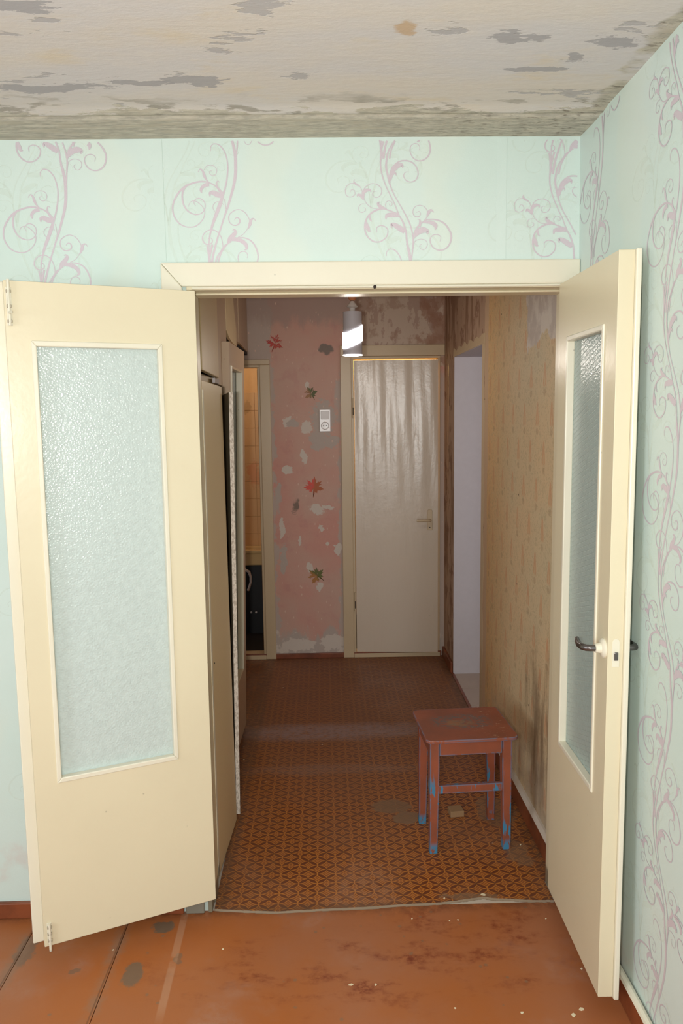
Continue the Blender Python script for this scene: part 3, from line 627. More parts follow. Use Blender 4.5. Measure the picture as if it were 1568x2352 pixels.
# top casing with mitred left end
zc0, zc1 = 2.067, 2.1395
mb = MB().hexa([(CX0-.012, -.018, zc0), (XR+.004, -.018, zc0), (XR+.004, -.0005, zc0), (CX0-.012, -.0005, zc0)], [(-.488, -.018, zc1), (XR+.004, -.018, zc1), (XR+.004, -.0005, zc1), (-.488, -.0005, zc1)])
obj('casing_top', local(mb, FO), M['cream2'], fr, bevel=.004)
mb = MB().hexa([(-.488, -.018, 0.001), (CX0-.012, -.018, 0.001), (CX0-.012, -.0005, 0.001), (-.488, -.0005, 0.001)], [(-.488, -.018, zc1-.001), (CX0-.012, -.018, zc0-.0005), (CX0-.012, -.0005, zc0-.0005), (-.488, -.0005, zc1-.001)])
obj('casing_side', local(mb, FO), M['cream2'], fr, bevel=.004)
obj('casing_side', local(MB().box(CX1+.0002, XR+.004, -.006, -.0005, 0.001, zc0-.001), FO), M['cream2'], fr, bevel=.004)
# jambs: outer rebate and inner stop
obj('head_jamb', local(MB().box(CX0, CX1, -.012, .045, 2.0566, CZ).box(XO0, XO1, .045, TW+.005, ZO, 2.0566).box(CX0, CX1, .045, TW+.005, 2.0567, CZ), FO), M['cream'], fr, bevel=.003)
obj('side_jamb', local(MB().box(CX0, XO0-.004, -.012, .045, 0, 2.0565).box(CX0, XO0, .0451, TW+.005, 0, 2.0565), FO), M['cream'], fr, bevel=.003)
obj('side_jamb', local(MB().box(XO1+.004, CX1, -.012, .045, 0, 2.0565).box(XO1, CX1, .0451, TW+.005, 0, 2.0565), FO), M['cream'], fr, bevel=.003)
obj('bead', local(MB().tube([(XO0+.0, -.013, 2.0625), (XO1, -.013, 2.0625)], .004, 8), FO), M['cream2'], fr, smooth=True)
obj('strike_hole', local(MB().lathe([(.005, -.0178), (.005, -.010)], (.168, 0, 2.0612), 12, 'y'), FO), M['hole'], fr)

# ------------------------------------------------------------------ glazed leaves
def leaf(name, h, ang, wdt, z0, z1, gx0, gx1, gz0, gz1, side, glass, gmat, label, lap, t_=.038):
    """side=+1: the face at local y=0 with thickness to -y is the one the camera sees; -1 the other way"""
    r = tag(empty(name, (h[0], h[1], 0), (0, 0, R(ang))), label, 'door', kind='structure')
    ya, yb = (-t_, 0) if side > 0 else (0, t_)
    f = 0 if side > 0 else 0                                # visible face at y=0
    sgn = side
    def bx(x0, x1, d0, d1, a, b, m=None):
        y0, y1 = sorted((-sgn*d0, -sgn*d1)); return (m or MB()).box(x0, x1, y0, y1, a, b)
    # d = depth behind the visible face
    fm = MB()
    for d in (0, t_):
        for (xa, za) in ((0, z0), (wdt, z0), (wdt, z1), (0, z1)): fm.v.append((xa, -sgn*d, za))
        for (xa, za) in ((gx0, gz0), (gx1, gz0), (gx1, gz1), (gx0, gz1)): fm.v.append((xa, -sgn*d, za))
    for k in range(4):
        j = (k+1) % 4
        fm.f += [(k, j, 4+j, 4+k), (8+k, 12+k, 12+j, 8+j), (k, 8+k, 8+j, j), (4+k, 4+j, 12+j, 12+k)]
    obj('leaf_frame', fm, gmat, r, bevel=.002)
    # beads: four mitred moulding strips standing slightly proud
    q = .014
    def bead(x0, x1, a, b, horizontal):
        mb = MB()
        if horizontal:
            inner = -1 if b > (gz0+gz1)/2 else 1
            zo, zi = (b, a) if inner < 0 else (a, b)
            pts = [(x0, zo), (x1, zo), (x1-q, zi), (x0+q, zi)]
        else:
            left = x0 < (gx0+gx1)/2
            xo, xi = (x0, x1) if left else (x1, x0)
            pts = [(xo, a), (xo, b), (xi, b-q), (xi, a+q)]
        lo = [(p[0], -sgn*.020, p[1]) for p in pts]
        hi = [(p[0]+(0), sgn*.004, p[1]) for p in pts]
        return MB().hexa(lo, hi)
    e = .004
    for a_ in ((gx0-e, gx1+e, gz1+e-q-.002, gz1+e, True), (gx0-e, gx1+e, gz0-e, gz0-e+q+.002, True), (gx0-e, gx0-e+q, gz0-e, gz1+e, False), (gx1+e-q, gx1+e, gz0-e, gz1+e, False)):
        obj('glazing_bead', bead(*a_), M['cream2'], r, bevel=.003)
    g = obj('glass_pane', bx(gx0+.001, gx1-.001, .019, .023, gz0+.001, gz1-.001), glass, r)
    if lap:
        obj('lap_strip', bx(wdt-.012, wdt+lap, t_+.0004, t_+.0144, z0-.004, z1+.002), M['cream2'], r, bevel=.003)
    return r
dl = leaf('door_1', (-.3795, -.055), -155.9, .535, .076, 2.048, .109, .468, .590, 1.883, +1, M['glassL'], M['cream'], 'wide left leaf of the cream double door with a tall pebbled glass pane, swung wide open', .030)
def bolt(par, x, z0, z1, y, knob=True, thin=False):
    b = obj('slide_bolt', MB().box(x-.007, x+.007, y, y+.0015, z0, z1), M['cream2'], par, bevel=.0008)
    for zz in (z0+.012, z1-.012, (z0+z1)/2): obj('guide', MB().box(x-.0065, x+.0065, y+.0016, y+.0095, zz-.004, zz+.004), M['oldsteel'], b, bevel=.0015)
    obj('rod', MB().tube([(x, y+.0065, z0-(.022 if thin else 0)), (x, y+.0065, z1+(0 if thin else .02))], .004, 8), M['cream2'], b, smooth=True)
    if knob: obj('knob', MB().tube([(x, y+.0065, z0+.035), (x, y+.028, z0+.034), (x-.004, y+.034, z0+.034)], [.004, .0035, .0035], 8), M['cream2'], b, smooth=True)
    return b
bolt(dl, .519, .086, .152, .0005, False, True)
bolt(dl, .523, 1.925, 2.030, .0005)
dr = leaf('door_2', (.738, -.030), -90.8, .509, .072, 2.061, .095, .415, .622, 1.890, -1, M['glassR'], M['cream'], 'narrow right leaf of the cream double door with obscure glass and lever handle, opened against the side wall', .010, .040)
# lock face, rose, lever handles: local frame of the right leaf, camera side is -y
lk = obj('lock_plate', MB().poly([(-.0095+.021, 1.008), (.0095+.021, 1.008), (.0095+.021, 1.074)]+[(.021+.0095*cos(a), 1.074+.0095*sin(a)) for a in (R(45), R(90), R(135))]+[(-.0095+.021, 1.074)], .509, .5102, 'x'), M['cream2'], dr, bevel=.0006)
obj('latch', MB().box(.5102, .5145, .0155, .0265, 1.026, 1.048), M['steel'], lk, bevel=.002)
for s, y0 in ((-1, 0), (1, .040)):
    ro = obj('handle_rose', MB().lathe([(.026, 0), (.026, .003), (.022, .007), (.014, .009), (.012, .022), (.0105, .023)], (0, 0, 0), 28, 'y'), M['cream2'], dr, smooth=True, loc=(.478, y0, 1.050))
    if s < 0: ro.rotation_euler = (0, 0, pi)
    m = MB(); pts = [(0, .010, 0), (0, .034, 0), (-.004, .044, 0), (-.018, .051, -.001), (-.042, .052, -.002), (-.064, .049, .000), (-.080, .046, .004)]
    sx = -1 if s < 0 else 1
    m.tube([(x*sx, y, z) for x, y, z in pts], [.0085, .0085, .009, .009, .0085, .008, .006], 12)
    lv = obj('lever_handle', m, M['steel'], ro, smooth=True); lv['label'] = 'dark steel curved lever'
for zz in (.30, 1.78):
    obj('hinge', MB().tube([(.004, .041, zz-.045), (.004, .041, zz+.045)], .005, 10), M['cream2'], dr, smooth=True)
    obj('hinge', MB().tube([(.004, -.043, zz-.045), (.004, -.043, zz+.045)], .005, 10), M['cream2'], dl, smooth=True)

# ------------------------------------------------------------------ hallway shell
hf = struct('floor', MB().box(-1.10, XH, .0, YB, -.08, -.001), M['plaster'], 'bare base of the hallway floor under the linoleum', 'floor')
edge = [(-.394, .003), (-.293, -.011), (-.174, -.021), (-.027, -.013), (.107, -.010), (.287, .002), (.362, .003), (.43, .012), (.485, .022), (.532, .030), (.565, .020), (.605, .017), (.692, .004), (.768, .001)]
pl = [(p[0], p[1]+.001) for p in edge]+[(.768, TW+.006), (XH-.001, TW+.006), (XH-.001, YB-.001), (-1.04, YB-.001), (-1.04, 1.71), (-.495, 1.71), (-.495, .64), (-.396, .64), (-.3955, TW+.006), (-.3945, TW+.006)]
ln = MB().poly(pl, .0005, .0045)
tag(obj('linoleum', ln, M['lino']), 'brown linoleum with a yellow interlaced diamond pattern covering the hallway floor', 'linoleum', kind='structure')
# ragged dirty crust at the cut edge
mb = MB(); 
for i in range(len(edge)-1):
    (x0, y0), (x1, y1) = edge[i], edge[i+1]
    for k in range(6):
        t0, t1 = k/6, (k+1)/6; a = (x0+(x1-x0)*t0, y0+(y1-y0)*t0); b = (x0+(x1-x0)*t1, y0+(y1-y0)*t1)
        w0 = .006+.004*random.random(); q = .003*random.random()
        mb.hexa([(a[0], a[1]-w0, .0003), (b[0], b[1]-w0, .0003), (b[0], b[1]+.0005, .0003), (a[0], a[1]+.0005, .0003)], [(a[0], a[1]-w0*.7, .001), (b[0], b[1]-w0*.7, .001), (b[0], b[1]-.0005, .0042+q*.3), (a[0], a[1]-.0005, .0042+q*.3)])
tag(obj('edge_strip', mb, M['dust']), 'dusty ragged crust along the front cut edge of the linoleum', 'strip', kind='structure')
hallceil = ZC-.02
struct('ceiling', MB().box(-1.1, XH+.1, TW, YB+.1, hallceil-.02, hallceil+.08), M['plaster'], 'plain ceiling of the hallway', 'ceiling')
# left side of the hallway
struct('wall_left', MB().box(-1.15, -1.05, TW+.001, YB, 0, hallceil-.02), M['pink'], 'hidden left wall of the hallway beyond the built in wardrobe', 'wall')
# right wall with the kitchen opening
KY0, KY1, KZ = 1.535, 2.41, 2.022
wh = MB().box(XH, XH+.09, TW+.001, KY0, 0, hallceil-.02).box(XH, XH+.09, KY1, YB+.1, 0, hallceil-.02).box(XH, XH+.09, KY0, KY1, KZ, hallceil-.02)
whr = struct('wall_right', wh, M['hallpaper'], 'hallway wall with old brown floral wallpaper and a peeled putty patch', 'wall')
# uneven painted rim around the kitchen opening
def rough_strip(p0, p1, w0, horizontal):
    mb = MB(); N = 26
    for i in range(N):
        t0, t1 = i/N, (i+1)/N; j0 = w0[i]; j1 = w0[i+1]
        if horizontal:
            ya, yb_ = p0+(p1-p0)*t0, p0+(p1-p0)*t1
            mb.hexa([(XH-.004, ya, KZ), (XH-.004, yb_, KZ), (XH-.0003, yb_, KZ), (XH-.0003, ya, KZ)], [(XH-.001, ya, KZ+j0), (XH-.001, yb_, KZ+j1), (XH-.0003, yb_, KZ+j1), (XH-.0003, ya, KZ+j0)])
        else:
            za, zb_ = p0+(p1-p0)*t0, p0+(p1-p0)*t1
            mb.hexa([(XH-.004, KY0, za), (XH-.001, KY0-j0, za), (XH-.0003, KY0-j0, za), (XH-.0003, KY0, za)], [(XH-.004, KY0, zb_), (XH-.001, KY0-j1, zb_), (XH-.0003, KY0-j1, zb_), (XH-.0003, KY0, zb_)])
    return mb
rw = [.05+.012*sin(i*1.3)+.012*random.random() for i in range(30)]
tr2 = tag(empty('trim_2', (0, 0, 0)), 'uneven pale painted rim around the kitchen opening in the hallway wall', 'trim', kind='structure')
obj('rim', rough_strip(0.03, KZ+.05, [v*.9 for v in rw], False), M['hallcream'], tr2)
obj('rim', rough_strip(KY0-.04, KY1+.02, [v*.8 for v in rw], True), M['hallcream'], tr2)
# kitchen passage
struct('wall_passage', MB().box(XH+.09, 2.1, KY1, KY1+.1, 0, 2.3).box(XH+.0005, XH+.0899, KY1-.002, KY1-.0002, 0.0, KZ-.001), M['kwall'], 'cool white wall seen through the kitchen opening', 'wall')
struct('wall_passage', MB().box(2.1, 2.2, .6, KY1+.1, 0, 2.3), M['kwall'], 'side wall of the kitchen passage', 'wall')
struct('ceiling', MB().box(XH+.0901, 2.1, .6, KY1, KZ-.0001, KZ+.08).box(XH+.0005, XH+.0899, KY0+.0005, KY1-.0005, KZ-.002, KZ-.0002), M['kwall'], 'low soffit over the kitchen passage', 'ceiling')
kf = struct('floor', MB().box(XH+.001, 2.1, .6, KY1, -.06, -.0035), M['grout'], 'pale beige tiled floor in the kitchen opening', 'floor')
kt = None
for j in range(6):
    for i in range(4):
        x0 = XH+.004+i*.29; y1 = KY1-.004-j*.284; y0 = y1-.280
        if i == 0 and y0 < KY0-.05: y0 = max(y0, KY0-.05+.0)
        if y0 < .6: continue
        if kt is None or (i == 0):
            o = obj('tile', MB().box(0, .285, 0, y1-y0, -.0034, .002), M['ktile'], kf, bevel=.001); 
            if i: kt = o
        else:
            o = kt.copy() if kt else obj('tile', MB().box(0, .285, 0, y1-y0, -.0034, .002), M['ktile'], kf, bevel=.001)
            if kt: COL.objects.link(o)
            kt = kt or o
        o.location = (x0, y0, 0)
obj('threshold_strip', MB().box(XH-.012, XH+.006, KY0, KY1, .0046, .008), M['skirt'], kf, bevel=.002)
sk = struct('baseboard_right', MB().box(XH-.018, XH-.0005, TW+.01, KY0-.02, .0046, .085), M['skirt'], 'brown skirting below the floral wallpaper beside the stool', 'skirting board', bevel=.003)
obj('moulding', MB().hexa([(XH-.019, TW+.01, .0852), (XH-.019, KY0-.02, .0852), (XH-.0005, KY0-.02, .0852), (XH-.0005, TW+.01, .0852)], [(XH-.010, TW+.01, .105), (XH-.010, KY0-.02, .105), (XH-.0005, KY0-.02, .105), (XH-.0005, TW+.01, .105)]), M['plaster'], sk)
struct('baseboard_right', MB().box(XH-.016, XH-.0005, KY1+.005, YB-.02, .0046, .075), M['skirt'], 'short brown skirting between the kitchen opening and the far door', 'skirting board', bevel=.003)
struct('baseboard_far', MB().box(-1.04, XH-.019, YB-.016, YB-.0005, .0046, .040), M['skirt'], 'brown skirting along the pink far wall of the hallway', 'skirting board', bevel=.003)

# ------------------------------------------------------------------ far wall with two doorways
BX0, BX1, BZ = -.98, -.412, 2.012                             # bathroom opening
TX0, TX1, TZ = .195, .790, 2.060                             # toilet opening
ft = .10
mbw = MB().box(-1.05, BX0, YB, YB+ft, 0, hallceil-.02).box(BX1, TX0, YB, YB+ft, 0, hallceil-.02).box(TX1, XH+.09, YB, YB+ft, 0, hallceil-.02)
mbw.box(BX0, BX1, YB, YB+ft, BZ, hallceil-.02).box(TX0, TX1, YB, YB+ft, TZ, hallceil-.02)
wk = struct('wall_far', mbw, M['pink'], 'scraped pink end wall of the hallway with leaf decals', 'wall')
# leaf decals (flat stickers)
def maple(r, seed, cut=None):
    random.seed(seed); pts = []; N = 7
    for i in range(N):
        a = pi/2+(i-3)*R(47); L = r*(1.0 if i == 3 else .92 if i in (1, 2, 4, 5) else .62)
        pts.append((.5*r*cos(a-R(23.5)), .5*r*sin(a-R(23.5))))
        for da, q in ((-19, .58), (-14, .82), (-9, .72), (0, 1.0), (9, .72), (14, .80), (19, .56)):
            pts.append((L*q*cos(a+R(da))*(1+.06*random.uniform(-1, 1)), L*q*sin(a+R(da))*(1+.06*random.uniform(-1, 1))))
    pts.append((.1*r*cos(pi/2+R(168)), .1*r*sin(pi/2+R(168)))); pts.append((.08*r, -.85*r)); pts.append((.03*r, -.87*r))
    return pts
def decal_mat(name, a, b, keep, alpha=1.):
    t = T(name, .5, .4); p = t.ob(); n = t.noise(p, 16, 5, .7); n2 = t.noise(p, 40, 4, .7)
    x, y, z = t.xyz(p); t.col(t.mix(t.st(t.add(x, t.mul(t.sub(n, .5), .08)), -.01, .01), a, b))
    tr = t.n.new('ShaderNodeBsdfTransparent'); mxn = t.n.new('ShaderNodeMixShader')
    t.link(mxn.inputs[0], t.mul(t.st(t.add(t.mul(n, .6), t.mul(n2, .4)), keep, keep+.04), alpha))
    t.t.links.new(tr.outputs[0], mxn.inputs[1]); t.t.links.new(t.b.outputs[0], mxn.inputs[2]); t.t.links.new(mxn.outputs[0], t.n['Material Output'].inputs[0]); return t.m
D1 = decal_mat('red_leaf_print', c((206, 74, 66)), c((200, 78, 62)), .46, .85); D2 = decal_mat('red_orange_leaf_print', c((214, 78, 62)), c((176, 92, 44)), .38)
D3 = decal_mat('green_brown_leaf_print', c((170, 122, 76)), c((92, 98, 44)), .44, .9); D4 = decal_mat('ochre_green_leaf_print', c((176, 120, 62)), c((104, 106, 50)), .42)
for (x, z, r, m_, sd, ro_, lb) in ((-.309, 2.150, .066, D1, 3, .4, 'worn red leaf sticker high on the pink wall'), (-.067, 1.19, .075, D2, 5, .1, 'red and orange maple leaf sticker in the middle of the pink wall'), (-.074, 1.817, .055, D3, 8, -.5, 'green and brown leaf sticker above the socket'), (-.054, .58, .07, D4, 12, -.9, 'half torn ochre and green leaf sticker low on the pink wall')):
    mb = MB().poly(maple(r, sd), 0, .0008, 'y'); o = obj('leaf_sticker', mb, m_, loc=(x, YB-.0009, z), rot=(0, ro_, 0)); tag(o, lb, 'sticker', 'leaf stickers on the pink wall')
random.seed(11)
# switch and socket
sw = tag(empty('switch_and_socket', (.0165, YB, 1.64)), 'white light switch and socket unit on the grey patch of the pink wall', 'switch')
obj('frame', MB().box(-.038, .038, -.010, -.0003, -.075, .075), M['white'], sw, bevel=.004)
obj('rocker', MB().hexa([(-.027, -.0102, .008), (.027, -.0102, .008), (.027, -.0102, .062), (-.027, -.0102, .062)][::-1], [(-.027, -.014, .008), (.027, -.014, .008), (.027, -.018, .062), (-.027, -.018, .062)][::-1]), M['white'], sw, bevel=.002)
so = obj('socket_face', MB().lathe([(.027, 0), (.027, -.004), (.024, -.005), (.022, -.002), (.0, -.0015)], (0, -.0102, -.034), 28, 'y', False), M['white'], sw, smooth=True)
for s in (-1, 1): obj('socket_hole', MB().lathe([(.0032, -.0001), (.0032, -.0022)], (s*.0095, -.0118, -.034), 10, 'y'), M['hole'], so)
# casings of the far doors
def casing(name, x0, x1, zt, y, wd, mat, label, left=True, right=True, topw=None):
    r = tag(empty(name, ((x0+x1)/2, y, 0)), label, 'door frame', kind='structure'); o = ((x0+x1)/2, y, 0); topw = topw or wd
    if left: obj('casing_side', local(MB().box(x0-wd, x0, y-.018, y-.0005, .0046, zt), o), mat, r, bevel=.003)
    if right: obj('casing_side', local(MB().box(x1, x1+wd, y-.018, y-.0005, .0046, zt), o), mat, r, bevel=.003)
    xa, xb = (x0-wd if left else x0), (x1+wd if right else min(x1+.03, XH-.001))
    obj('casing_top', local(MB().box(xa, xb, y-.019, y-.0005, zt+.0003, zt+topw), o), mat, r, bevel=.003)
    obj('jamb', local(MB().box(x0, x0+.016, y-.008, y+ft, .034, zt-.0162).box(x1-.016, x1, y-.008, y+ft, .034, zt-.0162).box(x0, x1, y-.008, y+ft, zt-.016, zt-.0004), o), mat, r, bevel=.002)
    obj('threshold', local(MB().box(x0, x1, y-.022, y+ft, .0405 if False else .0046, .0335), o), mat, r, bevel=.003)
    return r
casing('trim_3', TX0, TX1, TZ, YB, .072, M['hallcream'], 'cream frame around the closed flat door at the end of the hallway', True, False)
bt = casing('trim_4', BX0, BX1, BZ, YB, .068, M['hallcream'], 'cream frame around the open bathroom doorway', True, True, .034)
obj('worn_edge', local(MB().box(BX1-.0175, BX1-.0162, YB-.006, YB+.05, .05, BZ-.03), ((BX0+BX1)/2, YB, 0)), M['wood'], bt)

# flat door, slightly ajar, hinged on its left
d4 = tag(empty('door_4', (TX0+.019, YB-.012, 0), (0, 0, R(-4.2))), 'flat cream painted door with wavy glossy paint at the end of the hallway', 'door', kind='structure')
DW = TX1-TX0-.038
obj('panel', MB().sheet([DW*i/30 for i in range(31)], [.045+(TZ-.028-.045)*j/60 for j in range(61)], lambda x, z: (x, -.002+.0016*sin(x*37+1.3*sin(z*2.1))*max(0, min(1, (z-.9)*1.5))+.0012*sin(x*71+z*3)*max(0, min(1, (z-1.0)*2)), z)).box(0, DW, 0.0, .034, .045, TZ-.028), M['backdoor'], d4, smooth=True)
pl_ = obj('handle_plate', MB().poly([(-.017, -.070), (.017, -.070)]+[(.017, .062), (.010, .070), (-.010, .070), (-.017, .062)], 0, .006, 'y'), M['hallcream'], d4, bevel=.002, loc=(DW-.055, -.0105, .965))
pl_['label'] = 'painted over door plate'
obj('lever_handle', MB().tube([(0, 0, 0), (0, -.035, 0), (-.012, -.044, 0), (-.09, -.046, 0)], [.009, .009, .009, .008], 10), M['hallcream'], pl_, smooth=True)
obj('screw', MB().lathe([(.0035, -.0015), (.003, 0)], (0, 0, -.052), 10, 'y'), M['hole'], pl_)
for zz in (.40, 1.72):
    hg = obj('hinge', MB().tube([(-.008, -.008, zz-.065), (-.008, -.008, zz+.065)], .0065, 10), M['hallcream'], d4, smooth=True)
    obj('hinge_gap', MB().box(-.0105, -.0055, -.0150, -.0140, zz-.045, zz+.005), M['hole'], hg)

# rooms behind the far wall
bz1 = 2.4
struct('wall_toilet', MB().box(.05, .15, YB+ft, 4.1, 0, bz1).box(1.0, 1.1, YB+ft, 4.1, 0, bz1).box(.15, 1.0, 4.0, 4.1, 0, bz1), M['plaster'], 'walls of the small lit room behind the flat door', 'wall')
struct('ceiling', MB().box(-1.6, 1.1, YB+ft, 4.1, bz1, bz1+.1), M['plaster'], 'ceiling over bathroom and toilet', 'ceiling')
BW = 3.80
bwl = struct('wall_bathroom', MB().box(-1.5, .04, BW, BW+.1, 0, bz1).box(-1.6, -1.5, YB+ft, BW+.1, 0, bz1).box(-.19, -.10, YB+ft, BW, 0, bz1), plain('ochre_bath_wall', c((226, 184, 128)), .6), 'amber lit bathroom walls seen through the narrow gap', 'wall')
tm = obj('tile', MB().box(0, .1385, -.006, -.0005, 0, .1385), M['btile'], bwl, bevel=.001)
first = True
for j in range(10):
    for i in range(9):
        x0 = -.535+.0-(.141)*(i-2)-.141; z0 = 1.866-.141*(j+1)
        if x0 < -1.49 or x0 > -.34 or z0 < .5: continue
        o = tm if first else tm.copy()
        if not first: COL.objects.link(o)
        first = False; o.location = (x0, BW, z0)
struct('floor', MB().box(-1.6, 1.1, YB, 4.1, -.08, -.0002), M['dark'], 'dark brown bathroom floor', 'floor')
# bathtub
tb = tag(empty('bathtub', (-.85, 3.5, 0)), 'ivory bathtub rim over a dark panel in the bathroom gap', 'bathtub')
o_ = (-.85, 3.5, 0)
mb = MB().box(-1.48, -.20, 3.42, 3.46, .545, .64).box(-1.48, -.20, 3.75, 3.79, .545, .64).box(-1.48, -1.44, 3.46, 3.75, .545, .64).box(-.24, -.20, 3.46, 3.75, .545, .64).box(-1.44, -.24, 3.46, 3.75, .545, .57)
obj('basin', local(mb, o_), M['tub'], tb, bevel=.01)
obj('rim', local(MB().box(-1.49, -.195, 3.405, 3.47, .64, .665), o_), M['tub'], tb, bevel=.006)
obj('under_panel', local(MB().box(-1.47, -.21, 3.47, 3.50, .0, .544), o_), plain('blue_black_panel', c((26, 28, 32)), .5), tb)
br = obj('curved_bracket', local(MB().tube([(-.66, 3.40, .515), (-.605, 3.40, .517), (-.578, 3.40, .50), (-.566, 3.40, .46), (-.567, 3.40, .42), (-.580, 3.40, .375), (-.588, 3.40, .355)], [.010, .011, .012, .010, .009, .010, .011], 10), o_), M['white'], tb, smooth=True); br['label'] = 'white curved bracket'
for x in (-.575, -.537): obj('peg', local(MB().lathe([(.0075, 3.456), (.0075, 3.471)], (x, 0, .17), 14, 'y'), o_), M['white'], tb, smooth=True)

# ------------------------------------------------------------------ built-in wardrobe on the left
XL0 = -.395
wd = tag(empty('built_in_wardrobe', (-.7, .6, 0)), 'tall cream built in wardrobe on the left side of the hallway, one door ajar', 'wardrobe')
ow = (-.7, .6, 0)
def wobj(name, mb, mat, par=None, **k): return obj(name, local(mb, ow), mat, par or wd, **k)
wobj('side_panel', MB().box(-1.045, -.402, TW+.007, TW+.027, .005, 1.80).box(-.428, -.402, TW+.027, TW+.045, .005, 1.80), M['closet'], bevel=.002)
wobj('end_post', MB().hexa([(-.47, .845, .005), (-.437, .845, .005), (-.441, 1.02, .005), (-.47, 1.02, .005)], [(-.47, .845, 1.80), (-.437, .845, 1.80), (-.441, 1.02, 1.80), (-.47, 1.02, 1.80)]) if False else MB().box(-1.045, -.46, 1.15, 1.17, .005, 1.80), M['closet'])
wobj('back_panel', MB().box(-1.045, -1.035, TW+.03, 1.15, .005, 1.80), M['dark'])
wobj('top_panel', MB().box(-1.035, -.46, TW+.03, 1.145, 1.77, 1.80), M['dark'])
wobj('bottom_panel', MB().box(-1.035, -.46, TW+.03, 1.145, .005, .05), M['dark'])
# door A: closed, near
da = wobj('door', MB().hexa([(-.420, TW+.044, .02), (-.4005, TW+.044, .02), (-.3795, .572, .02), (-.399, .572, .02)], [(-.420, TW+.044, 1.792), (-.4005, TW+.044, 1.792), (-.386, .566, 1.785), (-.405, .566, 1.785)]), M['closet'], bevel=.002)
obj('frame_strip', local(MB().hexa([(-.4010, TW+.046, .03), (-.3985, TW+.046, .03), (-.3980, .185, .03), (-.4005, .185, .03)], [(-.4010, TW+.046, 1.76), (-.3985, TW+.046, 1.76), (-.3980, .178, 1.76), (-.4005, .178, 1.76)]), ow), M['cream2'], da)
wobj('keyhole', MB().lathe([(.003, 0), (.003, .002)], (-.398, .215, .80), 10, 'x'), M['hole'], da)
# door B: chipboard leaf standing ajar, raw near edge
LB = .0215
db = wobj('door', MB().hexa([(-.3840, .602, .03), (-.3685, .602, .03), (-.455, 1.12, .03), (-.475, 1.12, .03)], [(-.3840+LB, .602, 1.765), (-.3685+LB, .602, 1.765), (-.440, 1.12, 1.765), (-.460, 1.12, 1.765)]), M['closet'])
eb = obj('raw_edge', local(MB().hexa([(-.3842, .599, .03), (-.3680, .599, .03), (-.3680, .6018, .03), (-.3842, .6018, .03)], [(-.3842+LB, .599, 1.766), (-.3680+LB, .599, 1.766), (-.3680+LB, .6018, 1.766), (-.3842+LB, .6018, 1.766)]), ow), M['edge'], db)
eb['label'] = 'rough speckled white chipboard edge'
# upper cabinets along the whole left side
uc = tag(empty('upper_cabinet', (-.7, 1.4, 1.81)), 'row of cream overhead cabinets with a broken panel above the wardrobe', 'cabinet')
ou = (-.7, 1.4, 1.81)
def xl(y): return -.413-.026*y
def plane_panel(y0, y1, z0, z1, th=.018, prd=0.): return MB().hexa([(xl(y0)-th+prd, y0, z0), (xl(y0)+prd, y0, z0), (xl(y1)+prd, y1, z0), (xl(y1)-th+prd, y1, z0)], [(xl(y0)-th+prd, y0, z1), (xl(y0)+prd, y0, z1), (xl(y1)+prd, y1, z1), (xl(y1)-th+prd, y1, z1)])
HT = hallceil-.022
def uobj(name, mb, mat, par=None, **k): return obj(name, local(mb, ou), mat, par or uc, **k)
uobj('frame_post', plane_panel(TW+.007, .272, 1.81, HT, .02), M['closet'], bevel=.002)
ud = uobj('door', plane_panel(.276, .835, 1.832, HT, .018, .006), M['closet'], bevel=.003)
uobj('catch', MB().box(-.44, -.428, .70, .83, 1.806, 1.826), M['kwall'], bevel=.002)
uobj('bottom_panel', MB().box(-1.04, -.452, TW+.01, .85, 1.802, 1.8315), M['closet'])
uobj('fixed_panel', plane_panel(.842, 1.28, 1.806, HT), M['shadecream'], bevel=.003)
# broken plywood: jagged sheet leaving a dark gap
jag = [(1.283, 2.075), (1.40, 2.055), (1.62, 2.045), (1.85, 2.050), (1.86, 2.14), (1.80, 2.19), (1.72, 2.27), (1.66, 2.33), (1.60, 2.40), (1.55, HT), (1.283, HT)]
mb = MB().poly(jag, -.012, 0, 'x'); mb.v = [(x+xl(y)+.002, y, z) for x, y, z in mb.v]; bp = uobj('broken_panel', mb, M['closet'])
jag2 = [(1.93, 2.10), (2.06, 2.08), (2.06, HT), (1.70, HT), (1.72, 2.38), (1.80, 2.28), (1.88, 2.20)]
mb = MB().poly(jag2, -.012, 0, 'x'); mb.v = [(x+xl(y)-.004, y, z) for x, y, z in mb.v]; uobj('broken_panel', mb, M['shadecream'])
uobj('door', plane_panel(2.066, YB-.004, 2.095, HT, .018), M['shadecream'], bevel=.003)
uobj('bottom_panel', MB().box(-1.04, -.49, 1.20, YB-.003, 2.075, 2.094), M['dark'])
uobj('back_panel', MB().box(-1.04, -.9, 1.20, YB-.003, 2.095, HT), M['dark'])

# glazed door standing in the hallway behind the wardrobe
CY0, CY1 = 1.03, 1.584; cx = -.467
d3 = tag(empty('door_3', (cx, CY0, 0), (0, 0, 0)), 'cream glazed door on the left of the hallway, behind the raw edged wardrobe door', 'door', kind='structure')
d3.rotation_euler = (0, R(1.25), R(-1.2)+0)
L = CY1-CY0; g0, g1, gz0, gz1 = .045, L-.105, .36, 1.900; th = .036
def dbx(y0, y1, z0, z1, x0=-th/2, x1=th/2): return MB().box(x0, x1, y0, y1, z0, z1)
obj('stile', dbx(0, g0, .03, 2.0), M['shadecream'], d3); obj('stile', dbx(g1, L, .03, 2.0), M['shadecream'], d3)
obj('top_rail', dbx(g0+.0003, g1-.0003, gz1, 1.9997), M['shadecream'], d3); obj('bottom_panel', dbx(g0+.0003, g1-.0003, .0303, gz0), M['shadecream'], d3)
obj('glass_pane', dbx(g0+.001, g1-.001, gz0+.001, gz1-.001, -.014, -.010), M['glassH'], d3)
